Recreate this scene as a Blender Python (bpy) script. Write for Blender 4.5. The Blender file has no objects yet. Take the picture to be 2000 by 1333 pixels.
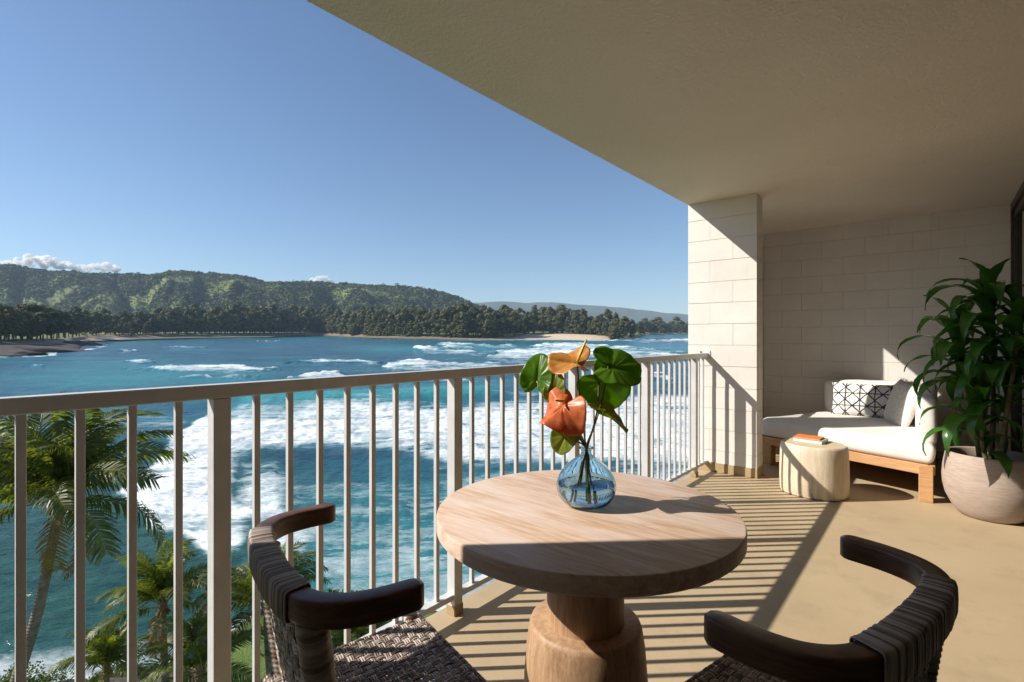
import bpy, bmesh, math, random
import numpy as np
from mathutils import Vector, Matrix, Quaternion

R = math.radians
random.seed(7)
rng = np.random.default_rng(11)
scene = bpy.context.scene
COL = scene.collection

# ------------------------------------------------------------------ camera, sky, sun, exposure
EYE = 1.205                       # eye height above the balcony floor
YAW = R(39.9)                     # the lens looks this far left of the railing's direction (+Y)
FWD = Vector((-math.sin(YAW), math.cos(YAW), 0))
RGT = Vector((math.cos(YAW), math.sin(YAW), 0))
FPX = 994.0

cam_d = bpy.data.cameras.new('camera')
cam_d.sensor_width = 36
cam_d.lens = FPX / 2000 * 36
cam_d.shift_y = -0.00275
cam_d.clip_start = 0.05
cam_d.clip_end = 60000
cam = bpy.data.objects.new('camera', cam_d)
COL.objects.link(cam)
cam.location = (0, 0, EYE)
cam.rotation_euler = (R(90), 0, YAW)
scene.camera = cam

SUN_EL = R(36.0)
SH = Vector((0.7266, 0.6869, 0)).normalized()            # the way the light travels over the ground
LDIR = Vector((SH.x * math.cos(SUN_EL), SH.y * math.cos(SUN_EL), -math.sin(SUN_EL)))
world = bpy.data.worlds.new('World')
scene.world = world
world.use_nodes = True
wn = world.node_tree
wn.nodes.clear()
sky = wn.nodes.new('ShaderNodeTexSky')
sky.sky_type = 'NISHITA'
sky.sun_disc = False
sky.sun_elevation = SUN_EL
sky.sun_rotation = math.atan2(-LDIR.x, -LDIR.y)
sky.altitude = 300
sky.air_density = 1.0
sky.dust_density = 0.3
sky.ozone_density = 4.0
bg = wn.nodes.new('ShaderNodeBackground')
bg.inputs['Strength'].default_value = 0.092
wo = wn.nodes.new('ShaderNodeOutputWorld')
wn.links.new(sky.outputs[0], bg.inputs[0])
wn.links.new(bg.outputs[0], wo.inputs[0])

sun_d = bpy.data.lights.new('sun', 'SUN')
sun_d.energy = 5.0
sun_d.angle = R(0.5)
sun_d.color = (1.0, 0.93, 0.83)
sun = bpy.data.objects.new('sun', sun_d)
COL.objects.link(sun)
sun.rotation_euler = LDIR.to_track_quat('-Z', 'Y').to_euler()
sun.location = (-30, -30, 40)

scene.view_settings.view_transform = 'Standard'
scene.view_settings.look = 'None'
scene.view_settings.exposure = 0.50
scene.view_settings.gamma = 1.0
scene.render.engine = 'CYCLES'
cy = scene.cycles
cy.use_denoising = True
cy.max_bounces = 10
cy.diffuse_bounces = 6
cy.glossy_bounces = 4
cy.transmission_bounces = 10
cy.transparent_max_bounces = 8
cy.volume_bounces = 4
cy.sample_clamp_indirect = 6.0
cy.blur_glossy = 0.5

# ------------------------------------------------------------------ helpers
def survey(l, d, z=0.0):
    """a point l metres to the right and d metres ahead of the eye, at height z"""
    p = RGT * l + FWD * d
    return Vector((p.x, p.y, z))

def link(o, parent=None):
    COL.objects.link(o)
    if parent is not None:
        o.parent = parent
    return o

def mesh(name, verts, faces, mats=None, smooth=False, mi=None):
    me = bpy.data.meshes.new(name)
    me.from_pydata([tuple(v) for v in verts], [], faces)
    if mats is not None:
        for m in (mats if isinstance(mats, (list, tuple)) else [mats]):
            me.materials.append(m)
    if mi is not None:
        me.polygons.foreach_set('material_index', mi)
    if smooth:
        me.polygons.foreach_set('use_smooth', [True] * len(me.polygons))
    me.update()
    return me

def fast_mesh(name, verts, tris, mats, smooth=False, mi=None):
    """numpy triangles or quads to a mesh"""
    me = bpy.data.meshes.new(name)
    verts = np.asarray(verts, np.float32); tris = np.asarray(tris, np.int32)
    n = tris.shape[1]
    me.vertices.add(len(verts)); me.vertices.foreach_set('co', verts.ravel())
    me.loops.add(tris.size); me.loops.foreach_set('vertex_index', tris.ravel())
    me.polygons.add(len(tris))
    me.polygons.foreach_set('loop_start', np.arange(0, tris.size, n, dtype=np.int32))
    me.polygons.foreach_set('loop_total', np.full(len(tris), n, np.int32))
    if smooth:
        me.polygons.foreach_set('use_smooth', np.ones(len(tris), bool))
    for m in (mats if isinstance(mats, (list, tuple)) else [mats]):
        me.materials.append(m)
    if mi is not None:
        me.polygons.foreach_set('material_index', np.asarray(mi, np.int32))
    me.update(calc_edges=True)
    return me

def obj(name, me, parent=None, loc=None, rot=None):
    o = bpy.data.objects.new(name, me)
    if loc is not None: o.location = loc
    if rot is not None: o.rotation_euler = rot
    return link(o, parent)

def thing(name, label, cat, loc=(0, 0, 0), rz=0.0, group=None):
    o = bpy.data.objects.new(name, None)
    o.empty_display_size = 0.1
    o.location = loc
    o.rotation_euler = (0, 0, rz)
    link(o)
    return tag(o, label, cat, group)

def tag(o, label, cat, group=None):
    o['label'] = label
    o['category'] = cat
    if group: o['group'] = group
    return o

def structure(o):
    o['kind'] = 'structure'
    return o

def stuff(o):
    o['kind'] = 'stuff'
    return o

class MB:
    """collects shapes for one mesh"""
    def __init__(s):
        s.v = []; s.f = []; s.mi = []
    def add(s, v, f, m=0):
        b = len(s.v)
        s.v += [tuple(p) for p in v]
        s.f += [tuple(i + b for i in q) for q in f]
        s.mi += [m] * len(f)
    def box(s, x0, x1, y0, y1, z0, z1, m=0):
        s.add([(x0, y0, z0), (x1, y0, z0), (x1, y1, z0), (x0, y1, z0), (x0, y0, z1), (x1, y0, z1), (x1, y1, z1), (x0, y1, z1)],
              [(0, 3, 2, 1), (4, 5, 6, 7), (0, 1, 5, 4), (1, 2, 6, 5), (2, 3, 7, 6), (3, 0, 4, 7)], m)
    def tube(s, pts, rad, n=8, m=0, cap=True):
        pts = [Vector(p) for p in pts]
        rr = rad if isinstance(rad, (list, tuple)) else [rad] * len(pts)
        b = len(s.v)
        t0 = (pts[1] - pts[0]).normalized()
        ref = Vector((0, 0, 1)) if abs(t0.z) < 0.9 else Vector((1, 0, 0))
        u = t0.cross(ref).normalized()
        for i, p in enumerate(pts):
            t = (pts[min(i + 1, len(pts) - 1)] - pts[max(i - 1, 0)]).normalized()
            u = (u - t * u.dot(t)).normalized()
            w = t.cross(u)
            for k in range(n):
                a = 2 * math.pi * k / n
                s.v.append(tuple(p + (u * math.cos(a) + w * math.sin(a)) * rr[i]))
        for i in range(len(pts) - 1):
            for k in range(n):
                s.f.append((b + i * n + k, b + i * n + (k + 1) % n, b + (i + 1) * n + (k + 1) % n, b + (i + 1) * n + k)); s.mi.append(m)
        if cap:
            s.f.append(tuple(b + k for k in reversed(range(n)))); s.mi.append(m)
            e = b + (len(pts) - 1) * n
            s.f.append(tuple(e + k for k in range(n))); s.mi.append(m)
    def lathe(s, prof, n=48, m=0, wob=None):
        b = len(s.v)
        for i, (r, z) in enumerate(prof):
            for k in range(n):
                a = 2 * math.pi * k / n
                q = r * (wob(a, z) if wob else 1)
                s.v.append((q * math.cos(a), q * math.sin(a), z))
        for i in range(len(prof) - 1):
            for k in range(n):
                s.f.append((b + i * n + k, b + i * n + (k + 1) % n, b + (i + 1) * n + (k + 1) % n, b + (i + 1) * n + k)); s.mi.append(m)
    def mesh(s, name, mats, smooth=False):
        return mesh(name, s.v, s.f, mats, smooth, s.mi)
    def build(s, name, mats, parent=None, smooth=False, loc=None, rot=None):
        return obj(name, s.mesh(name, mats, smooth), parent, loc, rot)

_bev = {}
def bevel_box(name, sx, sy, sz, bev, mat, seg=1):
    """a box mesh of that size, centred, with bevelled edges; alike boxes share one mesh"""
    key = (name, round(sx, 4), round(sy, 4), round(sz, 4), bev, mat.name, seg)
    if key in _bev: return _bev[key]
    bm = bmesh.new()
    bmesh.ops.create_cube(bm, size=1)
    bmesh.ops.scale(bm, vec=(sx, sy, sz), verts=bm.verts)
    bmesh.ops.bevel(bm, geom=bm.edges[:], offset=bev, segments=seg, profile=0.5, affect='EDGES')
    me = bpy.data.meshes.new(name)
    bm.to_mesh(me); bm.free()
    me.materials.append(mat)
    if seg > 1:
        me.polygons.foreach_set('use_smooth', [True] * len(me.polygons))
    _bev[key] = me
    return me

def put_box(name, x0, x1, y0, y1, z0, z1, mat, parent=None, bev=0.003, seg=1):
    return obj(name, bevel_box(name, x1 - x0, y1 - y0, z1 - z0, bev, mat, seg), parent,
               ((x0 + x1) / 2, (y0 + y1) / 2, (z0 + z1) / 2))

# value noise in numpy, 2-D
_perm = rng.random((256, 256)).astype(np.float32)
def vnoise(x, y):
    x = np.asarray(x, float); y = np.asarray(y, float)
    xi = np.floor(x).astype(int); yi = np.floor(y).astype(int)
    fx = x - xi; fy = y - yi
    fx = fx * fx * (3 - 2 * fx); fy = fy * fy * (3 - 2 * fy)
    g = lambda i, j: _perm[i & 255, j & 255]
    return (g(xi, yi) * (1 - fx) + g(xi + 1, yi) * fx) * (1 - fy) + (g(xi, yi + 1) * (1 - fx) + g(xi + 1, yi + 1) * fx) * fy
def fbm(x, y, oct=4):
    s = 0; a = 0.5; n = 0
    for k in range(oct):
        s = s + a * vnoise(x * 2 ** k + 17.3 * k, y * 2 ** k + 5.1 * k); n += a; a *= 0.5
    return s / n
def sstep(a, b, x):
    t = np.clip((np.asarray(x, float) - a) / (b - a), 0, 1)
    return t * t * (3 - 2 * t)

# ------------------------------------------------------------------ materials
class Mat:
    def __init__(s, name):
        s.m = bpy.data.materials.new(name); s.m.use_nodes = True
        s.t = s.m.node_tree; s.t.nodes.clear()
        s.out = s.t.nodes.new('ShaderNodeOutputMaterial')
        s.p = s.t.nodes.new('ShaderNodeBsdfPrincipled')
        s.t.links.new(s.p.outputs[0], s.out.inputs[0])
    def n(s, kind, **kw):
        nd = s.t.nodes.new('ShaderNode' + kind)
        for k, v in kw.items():
            if k in nd.inputs: nd.inputs[k].default_value = v
            else: setattr(nd, k, v)
        return nd
    def l(s, a, b): s.t.links.new(a, b)
    def coords(s, kind='Object', scale=(1, 1, 1), rot=(0, 0, 0)):
        tc = s.n('TexCoord'); mp = s.n('Mapping')
        mp.inputs['Scale'].default_value = scale; mp.inputs['Rotation'].default_value = rot
        s.l(tc.outputs[kind], mp.inputs[0]); return mp.outputs[0]
    def world(s, scale=(1, 1, 1), rot=(0, 0, 0)):
        g = s.n('NewGeometry'); mp = s.n('Mapping')
        mp.inputs['Scale'].default_value = scale; mp.inputs['Rotation'].default_value = rot
        s.l(g.outputs['Position'], mp.inputs[0]); return mp.outputs[0]
    def streak(s, along, across, turn):
        g = s.n('NewGeometry'); mp = s.n('Mapping', vector_type='TEXTURE')
        mp.inputs['Rotation'].default_value = (0, 0, turn); mp.inputs['Scale'].default_value = (along, across, 1)
        s.l(g.outputs['Position'], mp.inputs[0]); return mp.outputs[0]
    def noise(s, vec, scale, detail=4, rough=0.55, dist=0.0):
        nz = s.n('TexNoise'); nz.inputs['Scale'].default_value = scale; nz.inputs['Detail'].default_value = detail
        nz.inputs['Roughness'].default_value = rough; nz.inputs['Distortion'].default_value = dist
        if vec is not None: s.l(vec, nz.inputs['Vector'])
        return nz.outputs['Fac']
    def ramp(s, fac, stops):
        r = s.n('ValToRGB'); e = r.color_ramp.elements
        while len(e) < len(stops): e.new(0.5)
        for i, (p, c) in enumerate(stops):
            e[i].position = p; e[i].color = (*c, 1) if len(c) == 3 else c
        s.l(fac, r.inputs[0]); return r.outputs[0]
    def math(s, op, a, b=None, c=None, clamp=False):
        nd = s.n('Math', operation=op); nd.use_clamp = clamp
        for i, v in enumerate((a, b, c)):
            if v is None: continue
            if isinstance(v, (int, float)): nd.inputs[i].default_value = v
            else: s.l(v, nd.inputs[i])
        return nd.outputs[0]
    def mix(s, fac, a, b, mode='MIX'):
        nd = s.n('MixRGB', blend_type=mode)
        for i, v in enumerate((fac, a, b)):
            if isinstance(v, (int, float)): nd.inputs[i].default_value = v
            elif isinstance(v, tuple): nd.inputs[i].default_value = (*v, 1)
            else: s.l(v, nd.inputs[i])
        return nd.outputs[0]
    def bump(s, h, strength, dist, prev=None):
        b = s.n('Bump'); b.inputs['Strength'].default_value = strength; b.inputs['Distance'].default_value = dist
        s.l(h, b.inputs['Height'])
        if prev is not None: s.l(prev, b.inputs['Normal'])
        return b.outputs[0]
    def set(s, color=None, rough=None, normal=None, **kw):
        if color is not None:
            if isinstance(color, tuple): s.p.inputs['Base Color'].default_value = (*color, 1)
            else: s.l(color, s.p.inputs['Base Color'])
        if rough is not None:
            if isinstance(rough, (int, float)): s.p.inputs['Roughness'].default_value = rough
            else: s.l(rough, s.p.inputs['Roughness'])
        if normal is not None: s.l(normal, s.p.inputs['Normal'])
        for k, v in kw.items(): s.p.inputs[k.replace('_', ' ')].default_value = v
        return s.m

def mottled(name, c1, c2, scale, rough=0.6, bump=0.0, bscale=60, bdist=0.002, kind='Object', stretch=(1, 1, 1), spec=0.5):
    m = Mat(name)
    v = m.coords(kind, stretch) if kind != 'World' else m.world(stretch)
    f = m.noise(v, scale, 5)
    col = m.ramp(f, [(0.3, c1), (0.7, c2)])
    nrm = m.bump(m.noise(v, bscale, 3), bump, bdist) if bump else None
    m.set(col, rough, nrm)
    m.p.inputs['Specular IOR Level'].default_value = spec
    return m.m

def make_materials():
    M = {}
    # balcony floor: tan deck coating with a fine grit
    m = Mat('deck_coating'); v = m.world()
    big = m.noise(v, 1.3, 4); fine = m.noise(v, 260, 3, 0.7)
    c = m.ramp(big, [(0.3, (0.42, 0.32, 0.195)), (0.7, (0.50, 0.39, 0.25))])
    c = m.mix(0.16, c, m.ramp(fine, [(0.35, (0.22, 0.15, 0.08)), (0.65, (0.62, 0.47, 0.27))]))
    st = m.noise(m.world((1.0, 1.0, 1)), 3.2, 6, 0.7)
    c = m.mix(m.ramp(st, [(0.52, (0, 0, 0)), (0.72, (0.7, 0.7, 0.7))]), c, (0.35, 0.265, 0.165))
    nr = m.bump(fine, 0.35, 0.0012); nr = m.bump(m.noise(v, 28, 3), 0.25, 0.002, nr)
    M['deck'] = m.set(c, 0.62, nr)
    # ceiling: sprayed stucco
    m = Mat('ceiling_stucco'); v = m.world()
    c = m.ramp(m.noise(v, 1.1, 4), [(0.3, (0.78, 0.69, 0.60)), (0.7, (0.85, 0.765, 0.675))])
    nr = m.bump(m.noise(v, 42, 4, 0.75), 1.0, 0.014); nr = m.bump(m.noise(v, 22, 3), 0.25, 0.004, nr)
    M['ceiling'] = m.set(c, 0.9, nr)
    # painted concrete block
    m = Mat('painted_block'); v = m.world()
    c = m.ramp(m.noise(v, 2.2, 5), [(0.3, (0.68, 0.65, 0.605)), (0.7, (0.76, 0.73, 0.685))])
    oi = m.n('ObjectInfo'); c = m.mix(1.0, c, m.ramp(oi.outputs['Random'], [(0.0, (0.975, 0.972, 0.97)), (1.0, (1, 1, 1))]), 'MULTIPLY')
    dirt = m.noise(m.world((5, 5, 0.6)), 2.2, 5); c = m.mix(m.ramp(dirt, [(0.58, (0, 0, 0)), (0.8, (0.25, 0.25, 0.25))]), c, (0.46, 0.41, 0.35))
    nr = m.bump(m.noise(v, 120, 4, 0.7), 0.45, 0.002); nr = m.bump(m.noise(v, 14, 4), 0.4, 0.005, nr)
    M['block'] = m.set(c, 0.75, nr)
    m = Mat('painted_mortar'); v = m.world()
    M['mortar'] = m.set(m.ramp(m.noise(v, 20, 4), [(0.3, (0.55, 0.50, 0.44)), (0.7, (0.68, 0.63, 0.57))]), 0.85, m.bump(m.noise(v, 160, 3), 0.5, 0.002))
    M['base'] = mottled('base_coating', (0.36, 0.26, 0.13), (0.42, 0.31, 0.17), 6, 0.6, 0.3, 200, 0.001, 'World')
    # railing paint
    m = Mat('railing_paint'); v = m.world()
    M['rail'] = m.set(m.ramp(m.noise(v, 9, 5), [(0.35, (0.565, 0.565, 0.56)), (0.7, (0.655, 0.655, 0.65))]), m.math('MULTIPLY_ADD', m.noise(v, 40, 3), 0.25, 0.25), m.bump(m.noise(v, 350, 2), 0.06, 0.0006))
    M['steel'] = mottled('bolt_steel', (0.12, 0.10, 0.08), (0.25, 0.22, 0.19), 80, 0.5)
    M['steel'].node_tree.nodes['Principled BSDF'].inputs['Metallic'].default_value = 0.7
    # table wood: pale, brushed
    m = Mat('bleached_wood'); v = m.coords('Object', (1.0, 11, 11), (0, 0, R(35)))
    g = m.noise(v, 5.5, 8, 0.65, 0.6); g2 = m.noise(m.coords('Object', (2.2, 60, 60), (0, 0, R(35))), 9, 5, 0.6)
    bl = m.noise(m.coords('Object', (1.4, 4, 4), (0, 0, R(35))), 3.2, 4)
    c = m.ramp(g, [(0.30, (0.40, 0.235, 0.145)), (0.48, (0.60, 0.40, 0.27)), (0.66, (0.76, 0.61, 0.49))])
    c = m.mix(m.ramp(bl, [(0.42, (0, 0, 0)), (0.66, (0.7, 0.7, 0.7))]), c, (0.74, 0.62, 0.555))
    c = m.mix(0.25, c, m.ramp(g2, [(0.35, (0.30, 0.19, 0.12)), (0.65, (0.70, 0.55, 0.42))]))
    nr = m.bump(g2, 0.18, 0.001)
    M['table'] = m.set(c, 0.5, nr)
    # pedestal: the same tree, grain upright
    m = Mat('pedestal_wood'); v = m.coords('Object', (14, 14, 1.2))
    g = m.noise(v, 5, 7, 0.62, 0.7); g2 = m.noise(m.coords('Object', (70, 70, 2)), 8, 4)
    c = m.ramp(g, [(0.3, (0.26, 0.13, 0.06)), (0.52, (0.42, 0.25, 0.135)), (0.74, (0.54, 0.37, 0.23))])
    c = m.mix(0.3, c, m.ramp(g2, [(0.35, (0.22, 0.12, 0.06)), (0.65, (0.58, 0.42, 0.28))]))
    M['pedestal'] = m.set(c, 0.55, m.bump(g2, 0.2, 0.001))
    # chair wood
    m = Mat('dark_stained_wood'); v = m.coords('Object', (3, 3, 22))
    g = m.noise(v, 6, 6, 0.6, 0.5)
    c = m.ramp(g, [(0.3, (0.050, 0.022, 0.013)), (0.7, (0.15, 0.068, 0.038))])
    M['dark_wood'] = m.set(c, 0.36, m.bump(g, 0.06, 0.001))
    for nm, a, b in (('strand_taupe', (0.28, 0.23, 0.19), (0.37, 0.305, 0.26)), ('strand_brown', (0.13, 0.092, 0.07), (0.20, 0.15, 0.118)), ('strand_pale', (0.40, 0.345, 0.30), (0.50, 0.43, 0.37))):
        M[nm] = mottled(nm, a, b, 30, 0.42, 0.12, 300, 0.0005)
    M['strands'] = [M['strand_taupe'], M['strand_brown'], M['strand_pale']]
    # sofa cloth
    m = Mat('white_canvas'); v = m.coords()
    w1 = m.n('TexWave'); w1.inputs['Scale'].default_value = 420; m.l(v, w1.inputs[0])
    w2 = m.n('TexWave', bands_direction='Y'); w2.inputs['Scale'].default_value = 420; m.l(v, w2.inputs[0])
    c = m.ramp(m.noise(v, 4, 5), [(0.3, (0.70, 0.66, 0.62)), (0.7, (0.77, 0.735, 0.69))])
    nr = m.bump(m.math('ADD', w1.outputs[1], w2.outputs[1]), 0.08, 0.0008); nr = m.bump(m.noise(v, 7, 4), 0.35, 0.012, nr)
    M['canvas'] = m.set(c, 0.92, nr); M['canvas'].node_tree.nodes['Principled BSDF'].inputs['Sheen Weight'].default_value = 0.15
    m = Mat('oiled_teak'); v = m.coords('Object', (1.2, 16, 16))
    g = m.noise(v, 6, 6, 0.6, 0.4)
    M['teak'] = m.set(m.ramp(g, [(0.3, (0.42, 0.21, 0.085)), (0.7, (0.60, 0.36, 0.18))]), 0.5, m.bump(g, 0.08, 0.001))
    # shibori print
    m = Mat('shibori_print'); v = m.coords('Object')
    nzv = m.n('TexNoise'); nzv.inputs['Scale'].default_value = 18; m.l(v, nzv.inputs['Vector'])
    dis = m.n('VectorMath', operation='MULTIPLY_ADD'); m.l(nzv.outputs['Color'], dis.inputs[0]); dis.inputs[1].default_value = (0.012, 0.012, 0.012); m.l(v, dis.inputs[2])
    sp = m.n('SeparateXYZ'); m.l(dis.outputs[0], sp.inputs[0])
    X, Z = sp.outputs[0], sp.outputs[2]
    P = 0.125
    def lines(expr, per):
        f = m.math('FRACT', m.math('DIVIDE', expr, per)); return m.math('MULTIPLY', m.math('ABSOLUTE', m.math('SUBTRACT', f, 0.5)), per)
    d1 = lines(m.math('ADD', X, Z), P); d2 = lines(m.math('SUBTRACT', X, Z), P); d3 = lines(X, P); d4 = lines(Z, P)
    d = m.math('MINIMUM', m.math('MINIMUM', d1, d2), m.math('MINIMUM', m.math('MULTIPLY', d3, 1.5), m.math('MULTIPLY', d4, 1.5)))
    thick = m.math('MULTIPLY_ADD', m.noise(v, 25, 3), 0.015, 0.001)
    ink = m.math('DIVIDE', m.math('SUBTRACT', thick, d), 0.0025, clamp=True)
    M['shibori'] = m.set(m.mix(ink, (0.70, 0.67, 0.64), (0.016, 0.018, 0.028)), 0.95, m.bump(m.noise(v, 240, 2), 0.2, 0.001))
    M['fringe'] = mottled('loose_weave', (0.60, 0.54, 0.48), (0.76, 0.71, 0.65), 40, 0.95, 0.6, 120, 0.004)
    # stump
    m = Mat('peeled_log'); v = m.coords('Object', (9, 9, 0.8))
    g = m.noise(v, 4, 6, 0.6, 0.8); kn = m.noise(m.coords('Object', (6, 6, 1.6)), 3, 4)
    c = m.ramp(g, [(0.3, (0.54, 0.43, 0.29)), (0.55, (0.66, 0.56, 0.42)), (0.75, (0.72, 0.63, 0.50))])
    c = m.mix(m.ramp(kn, [(0.62, (0, 0, 0)), (0.74, (0.75, 0.75, 0.75))]), c, (0.30, 0.13, 0.045))
    M['log'] = m.set(c, 0.6, m.bump(g, 0.2, 0.003))
    m = Mat('log_end'); v = m.coords('Object')
    wv = m.n('TexWave', wave_type='RINGS', rings_direction='Z'); wv.inputs['Scale'].default_value = 22; wv.inputs['Distortion'].default_value = 2.5; wv.inputs['Detail'].default_value = 3; m.l(v, wv.inputs[0])
    M['log_end'] = m.set(m.ramp(wv.outputs[1], [(0.2, (0.56, 0.43, 0.27)), (0.8, (0.68, 0.56, 0.39))]), 0.6)
    M['orange_cloth'] = mottled('orange_cover', (0.72, 0.19, 0.035), (0.80, 0.24, 0.05), 30, 0.6)
    M['teal_cover'] = mottled('pale_teal_cover', (0.30, 0.42, 0.39), (0.38, 0.50, 0.47), 30, 0.5)
    M['paper'] = mottled('paper_edge', (0.66, 0.62, 0.54), (0.80, 0.77, 0.70), 6, 0.8, stretch=(1, 1, 90))
    # planter
    m = Mat('fibre_clay'); v = m.coords('Object', (1, 1, 3.5))
    g = m.noise(v, 7, 6, 0.65, 0.4); g2 = m.noise(m.coords('Object', (3, 3, 26)), 6, 4)
    c = m.ramp(g, [(0.3, (0.33, 0.255, 0.205)), (0.7, (0.45, 0.36, 0.30))]); c = m.mix(0.3, c, m.ramp(g2, [(0.35, (0.27, 0.20, 0.16)), (0.65, (0.50, 0.41, 0.34))]))
    M['clay'] = m.set(c, 0.85, m.bump(g2, 0.35, 0.003))
    M['soil'] = mottled('dark_soil', (0.02, 0.014, 0.01), (0.06, 0.042, 0.03), 60, 0.95, 1.0, 90, 0.01)
    def leafy(name, c1, c2, scale, rough, trans, tcol, stretch=(1, 1, 1), vein=None):
        m = Mat(name); v = m.coords('Object', stretch)
        c = m.ramp(m.noise(v, scale, 4), [(0.3, c1), (0.7, c2)])
        m.set(c, rough); 
        tr = m.n('BsdfTranslucent'); tr.inputs[0].default_value = (*tcol, 1)
        mx = m.n('MixShader'); mx.inputs[0].default_value = trans
        m.l(m.p.outputs[0], mx.inputs[1]); m.l(tr.outputs[0], mx.inputs[2]); m.l(mx.outputs[0], m.out.inputs[0])
        return m.m
    global leafy_global
    leafy_global = leafy
    M['dracaena'] = leafy('dracaena_leaf', (0.020, 0.075, 0.014), (0.065, 0.18, 0.030), 7, 0.24, 0.25, (0.10, 0.30, 0.02))
    M['cane'] = mottled('dracaena_cane', (0.09, 0.08, 0.035), (0.19, 0.16, 0.08), 40, 0.8, 0.6, 90, 0.003)
    M['anth_green'] = leafy('anthurium_green', (0.055, 0.15, 0.012), (0.16, 0.30, 0.025), 22, 0.34, 0.52, (0.32, 0.55, 0.02))
    M['anth_olive'] = leafy('anthurium_olive', (0.11, 0.17, 0.02), (0.28, 0.30, 0.035), 22, 0.38, 0.50, (0.45, 0.50, 0.03))
    M['anth_red'] = leafy('anthurium_red', (0.52, 0.09, 0.018), (0.92, 0.36, 0.15), 34, 0.36, 0.42, (0.75, 0.16, 0.03))
    M['anth_gold'] = leafy('anthurium_gold', (0.50, 0.19, 0.03), (0.84, 0.55, 0.16), 34, 0.38, 0.42, (0.8, 0.38, 0.05))
    M['spadix'] = mottled('spadix', (0.72, 0.45, 0.05), (0.80, 0.58, 0.12), 60, 0.5, 0.6, 300, 0.001)
    M['stem_green'] = mottled('flower_stem', (0.10, 0.13, 0.03), (0.18, 0.19, 0.05), 20, 0.4)
    M['stem_brown'] = mottled('brown_stem', (0.06, 0.03, 0.015), (0.15, 0.085, 0.04), 40, 0.5)
    # glass, water in it
    m = Mat('blue_glass'); m.set((0.62, 0.83, 0.95), 0.0, Transmission_Weight=1.0, IOR=1.46); M['glass'] = m.m
    v = m.coords(); m.l(m.bump(m.noise(v, 16, 2), 0.12, 0.01), m.p.inputs['Normal'])
    m = Mat('vase_water'); m.set((0.93, 0.97, 0.98), 0.0, Transmission_Weight=1.0, IOR=1.33); M['vase_water'] = m.m
    m = Mat('window_glass'); m.set((0.72, 0.78, 0.76), 0.0, Transmission_Weight=1.0, IOR=1.45); M['pane'] = m.m
    M['door_frame'] = mottled('bronze_aluminium', (0.035, 0.032, 0.028), (0.055, 0.05, 0.045), 20, 0.4)
    M['room'] = mottled('room_plaster', (0.42, 0.39, 0.34), (0.48, 0.45, 0.40), 3, 0.9)
    # palms
    M['frond'] = leafy('palm_leaflet', (0.030, 0.060, 0.009), (0.15, 0.16, 0.024), 1.6, 0.48, 0.34, (0.26, 0.32, 0.02))
    M['frond_dry'] = leafy('dry_palm_leaflet', (0.20, 0.13, 0.035), (0.34, 0.24, 0.08), 2.2, 0.5, 0.25, (0.4, 0.25, 0.04))
    M['frond_new'] = leafy('new_palm_leaflet', (0.13, 0.19, 0.018), (0.26, 0.32, 0.04), 2.2, 0.36, 0.38, (0.34, 0.42, 0.03))
    M['rachis'] = mottled('palm_rib', (0.18, 0.15, 0.04), (0.30, 0.25, 0.08), 6, 0.5)
    m = Mat('palm_trunk'); v = m.coords('Object')
    wv = m.n('TexWave', bands_direction='Z'); wv.inputs['Scale'].default_value = 3.2; wv.inputs['Distortion'].default_value = 3; wv.inputs['Detail'].default_value = 3; m.l(v, wv.inputs[0])
    c = m.ramp(m.noise(v, 5, 5), [(0.3, (0.15, 0.115, 0.085)), (0.7, (0.30, 0.25, 0.20))])
    M['palm_trunk'] = m.set(c, 0.9, m.bump(wv.outputs[1], 0.7, 0.03))
    M['husk'] = mottled('palm_fibre', (0.16, 0.09, 0.04), (0.32, 0.21, 0.11), 30, 0.9, 0.8, 60, 0.02)
    # far vegetation
    M['needle_a'] = leafy('ironwood_green', (0.034, 0.048, 0.012), (0.105, 0.115, 0.030), 6, 0.75, 0.18, (0.07, 0.08, 0.02))
    M['needle_b'] = leafy('ironwood_olive', (0.052, 0.062, 0.016), (0.15, 0.145, 0.038), 6, 0.75, 0.18, (0.10, 0.10, 0.02))
    M['bark'] = mottled('ironwood_bark', (0.05, 0.038, 0.03), (0.12, 0.095, 0.075), 8, 0.95)
    M['scrub'] = leafy('hill_scrub', (0.026, 0.040, 0.013), (0.078, 0.092, 0.026), 0.02, 0.85, 0.10, (0.06, 0.07, 0.02))
    M['scrub_light'] = leafy('hill_scrub_light', (0.08, 0.11, 0.02), (0.17, 0.20, 0.04), 0.02, 0.85, 0.10, (0.10, 0.13, 0.03))
    M['rock'] = mottled('lava_rock', (0.018, 0.015, 0.012), (0.075, 0.06, 0.048), 3, 0.9, 1.0, 9, 0.12)
    cm = bpy.data.materials.new('cloud_vapour'); cm.use_nodes = True; cm.node_tree.nodes.clear()
    co = cm.node_tree.nodes.new('ShaderNodeOutputMaterial'); cv = cm.node_tree.nodes.new('ShaderNodeVolumePrincipled')
    cv.inputs['Color'].default_value = (0.99, 0.99, 0.99, 1); cv.inputs['Density'].default_value = 0.011; cv.inputs['Anisotropy'].default_value = 0.2
    cm.node_tree.links.new(cv.outputs[0], co.inputs['Volume']); M['cloud'] = cm
    return M
M = make_materials()

# ------------------------------------------------------------------ the balcony
X_OUT = -1.786          # outer face of the pillars and of the slab above
X_RAIL = -1.625         # railing line
X_DOOR = 0.52           # sliding doors
Y_END, Y_START = 6.60, -1.90
Z_CEIL = 2.45

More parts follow.
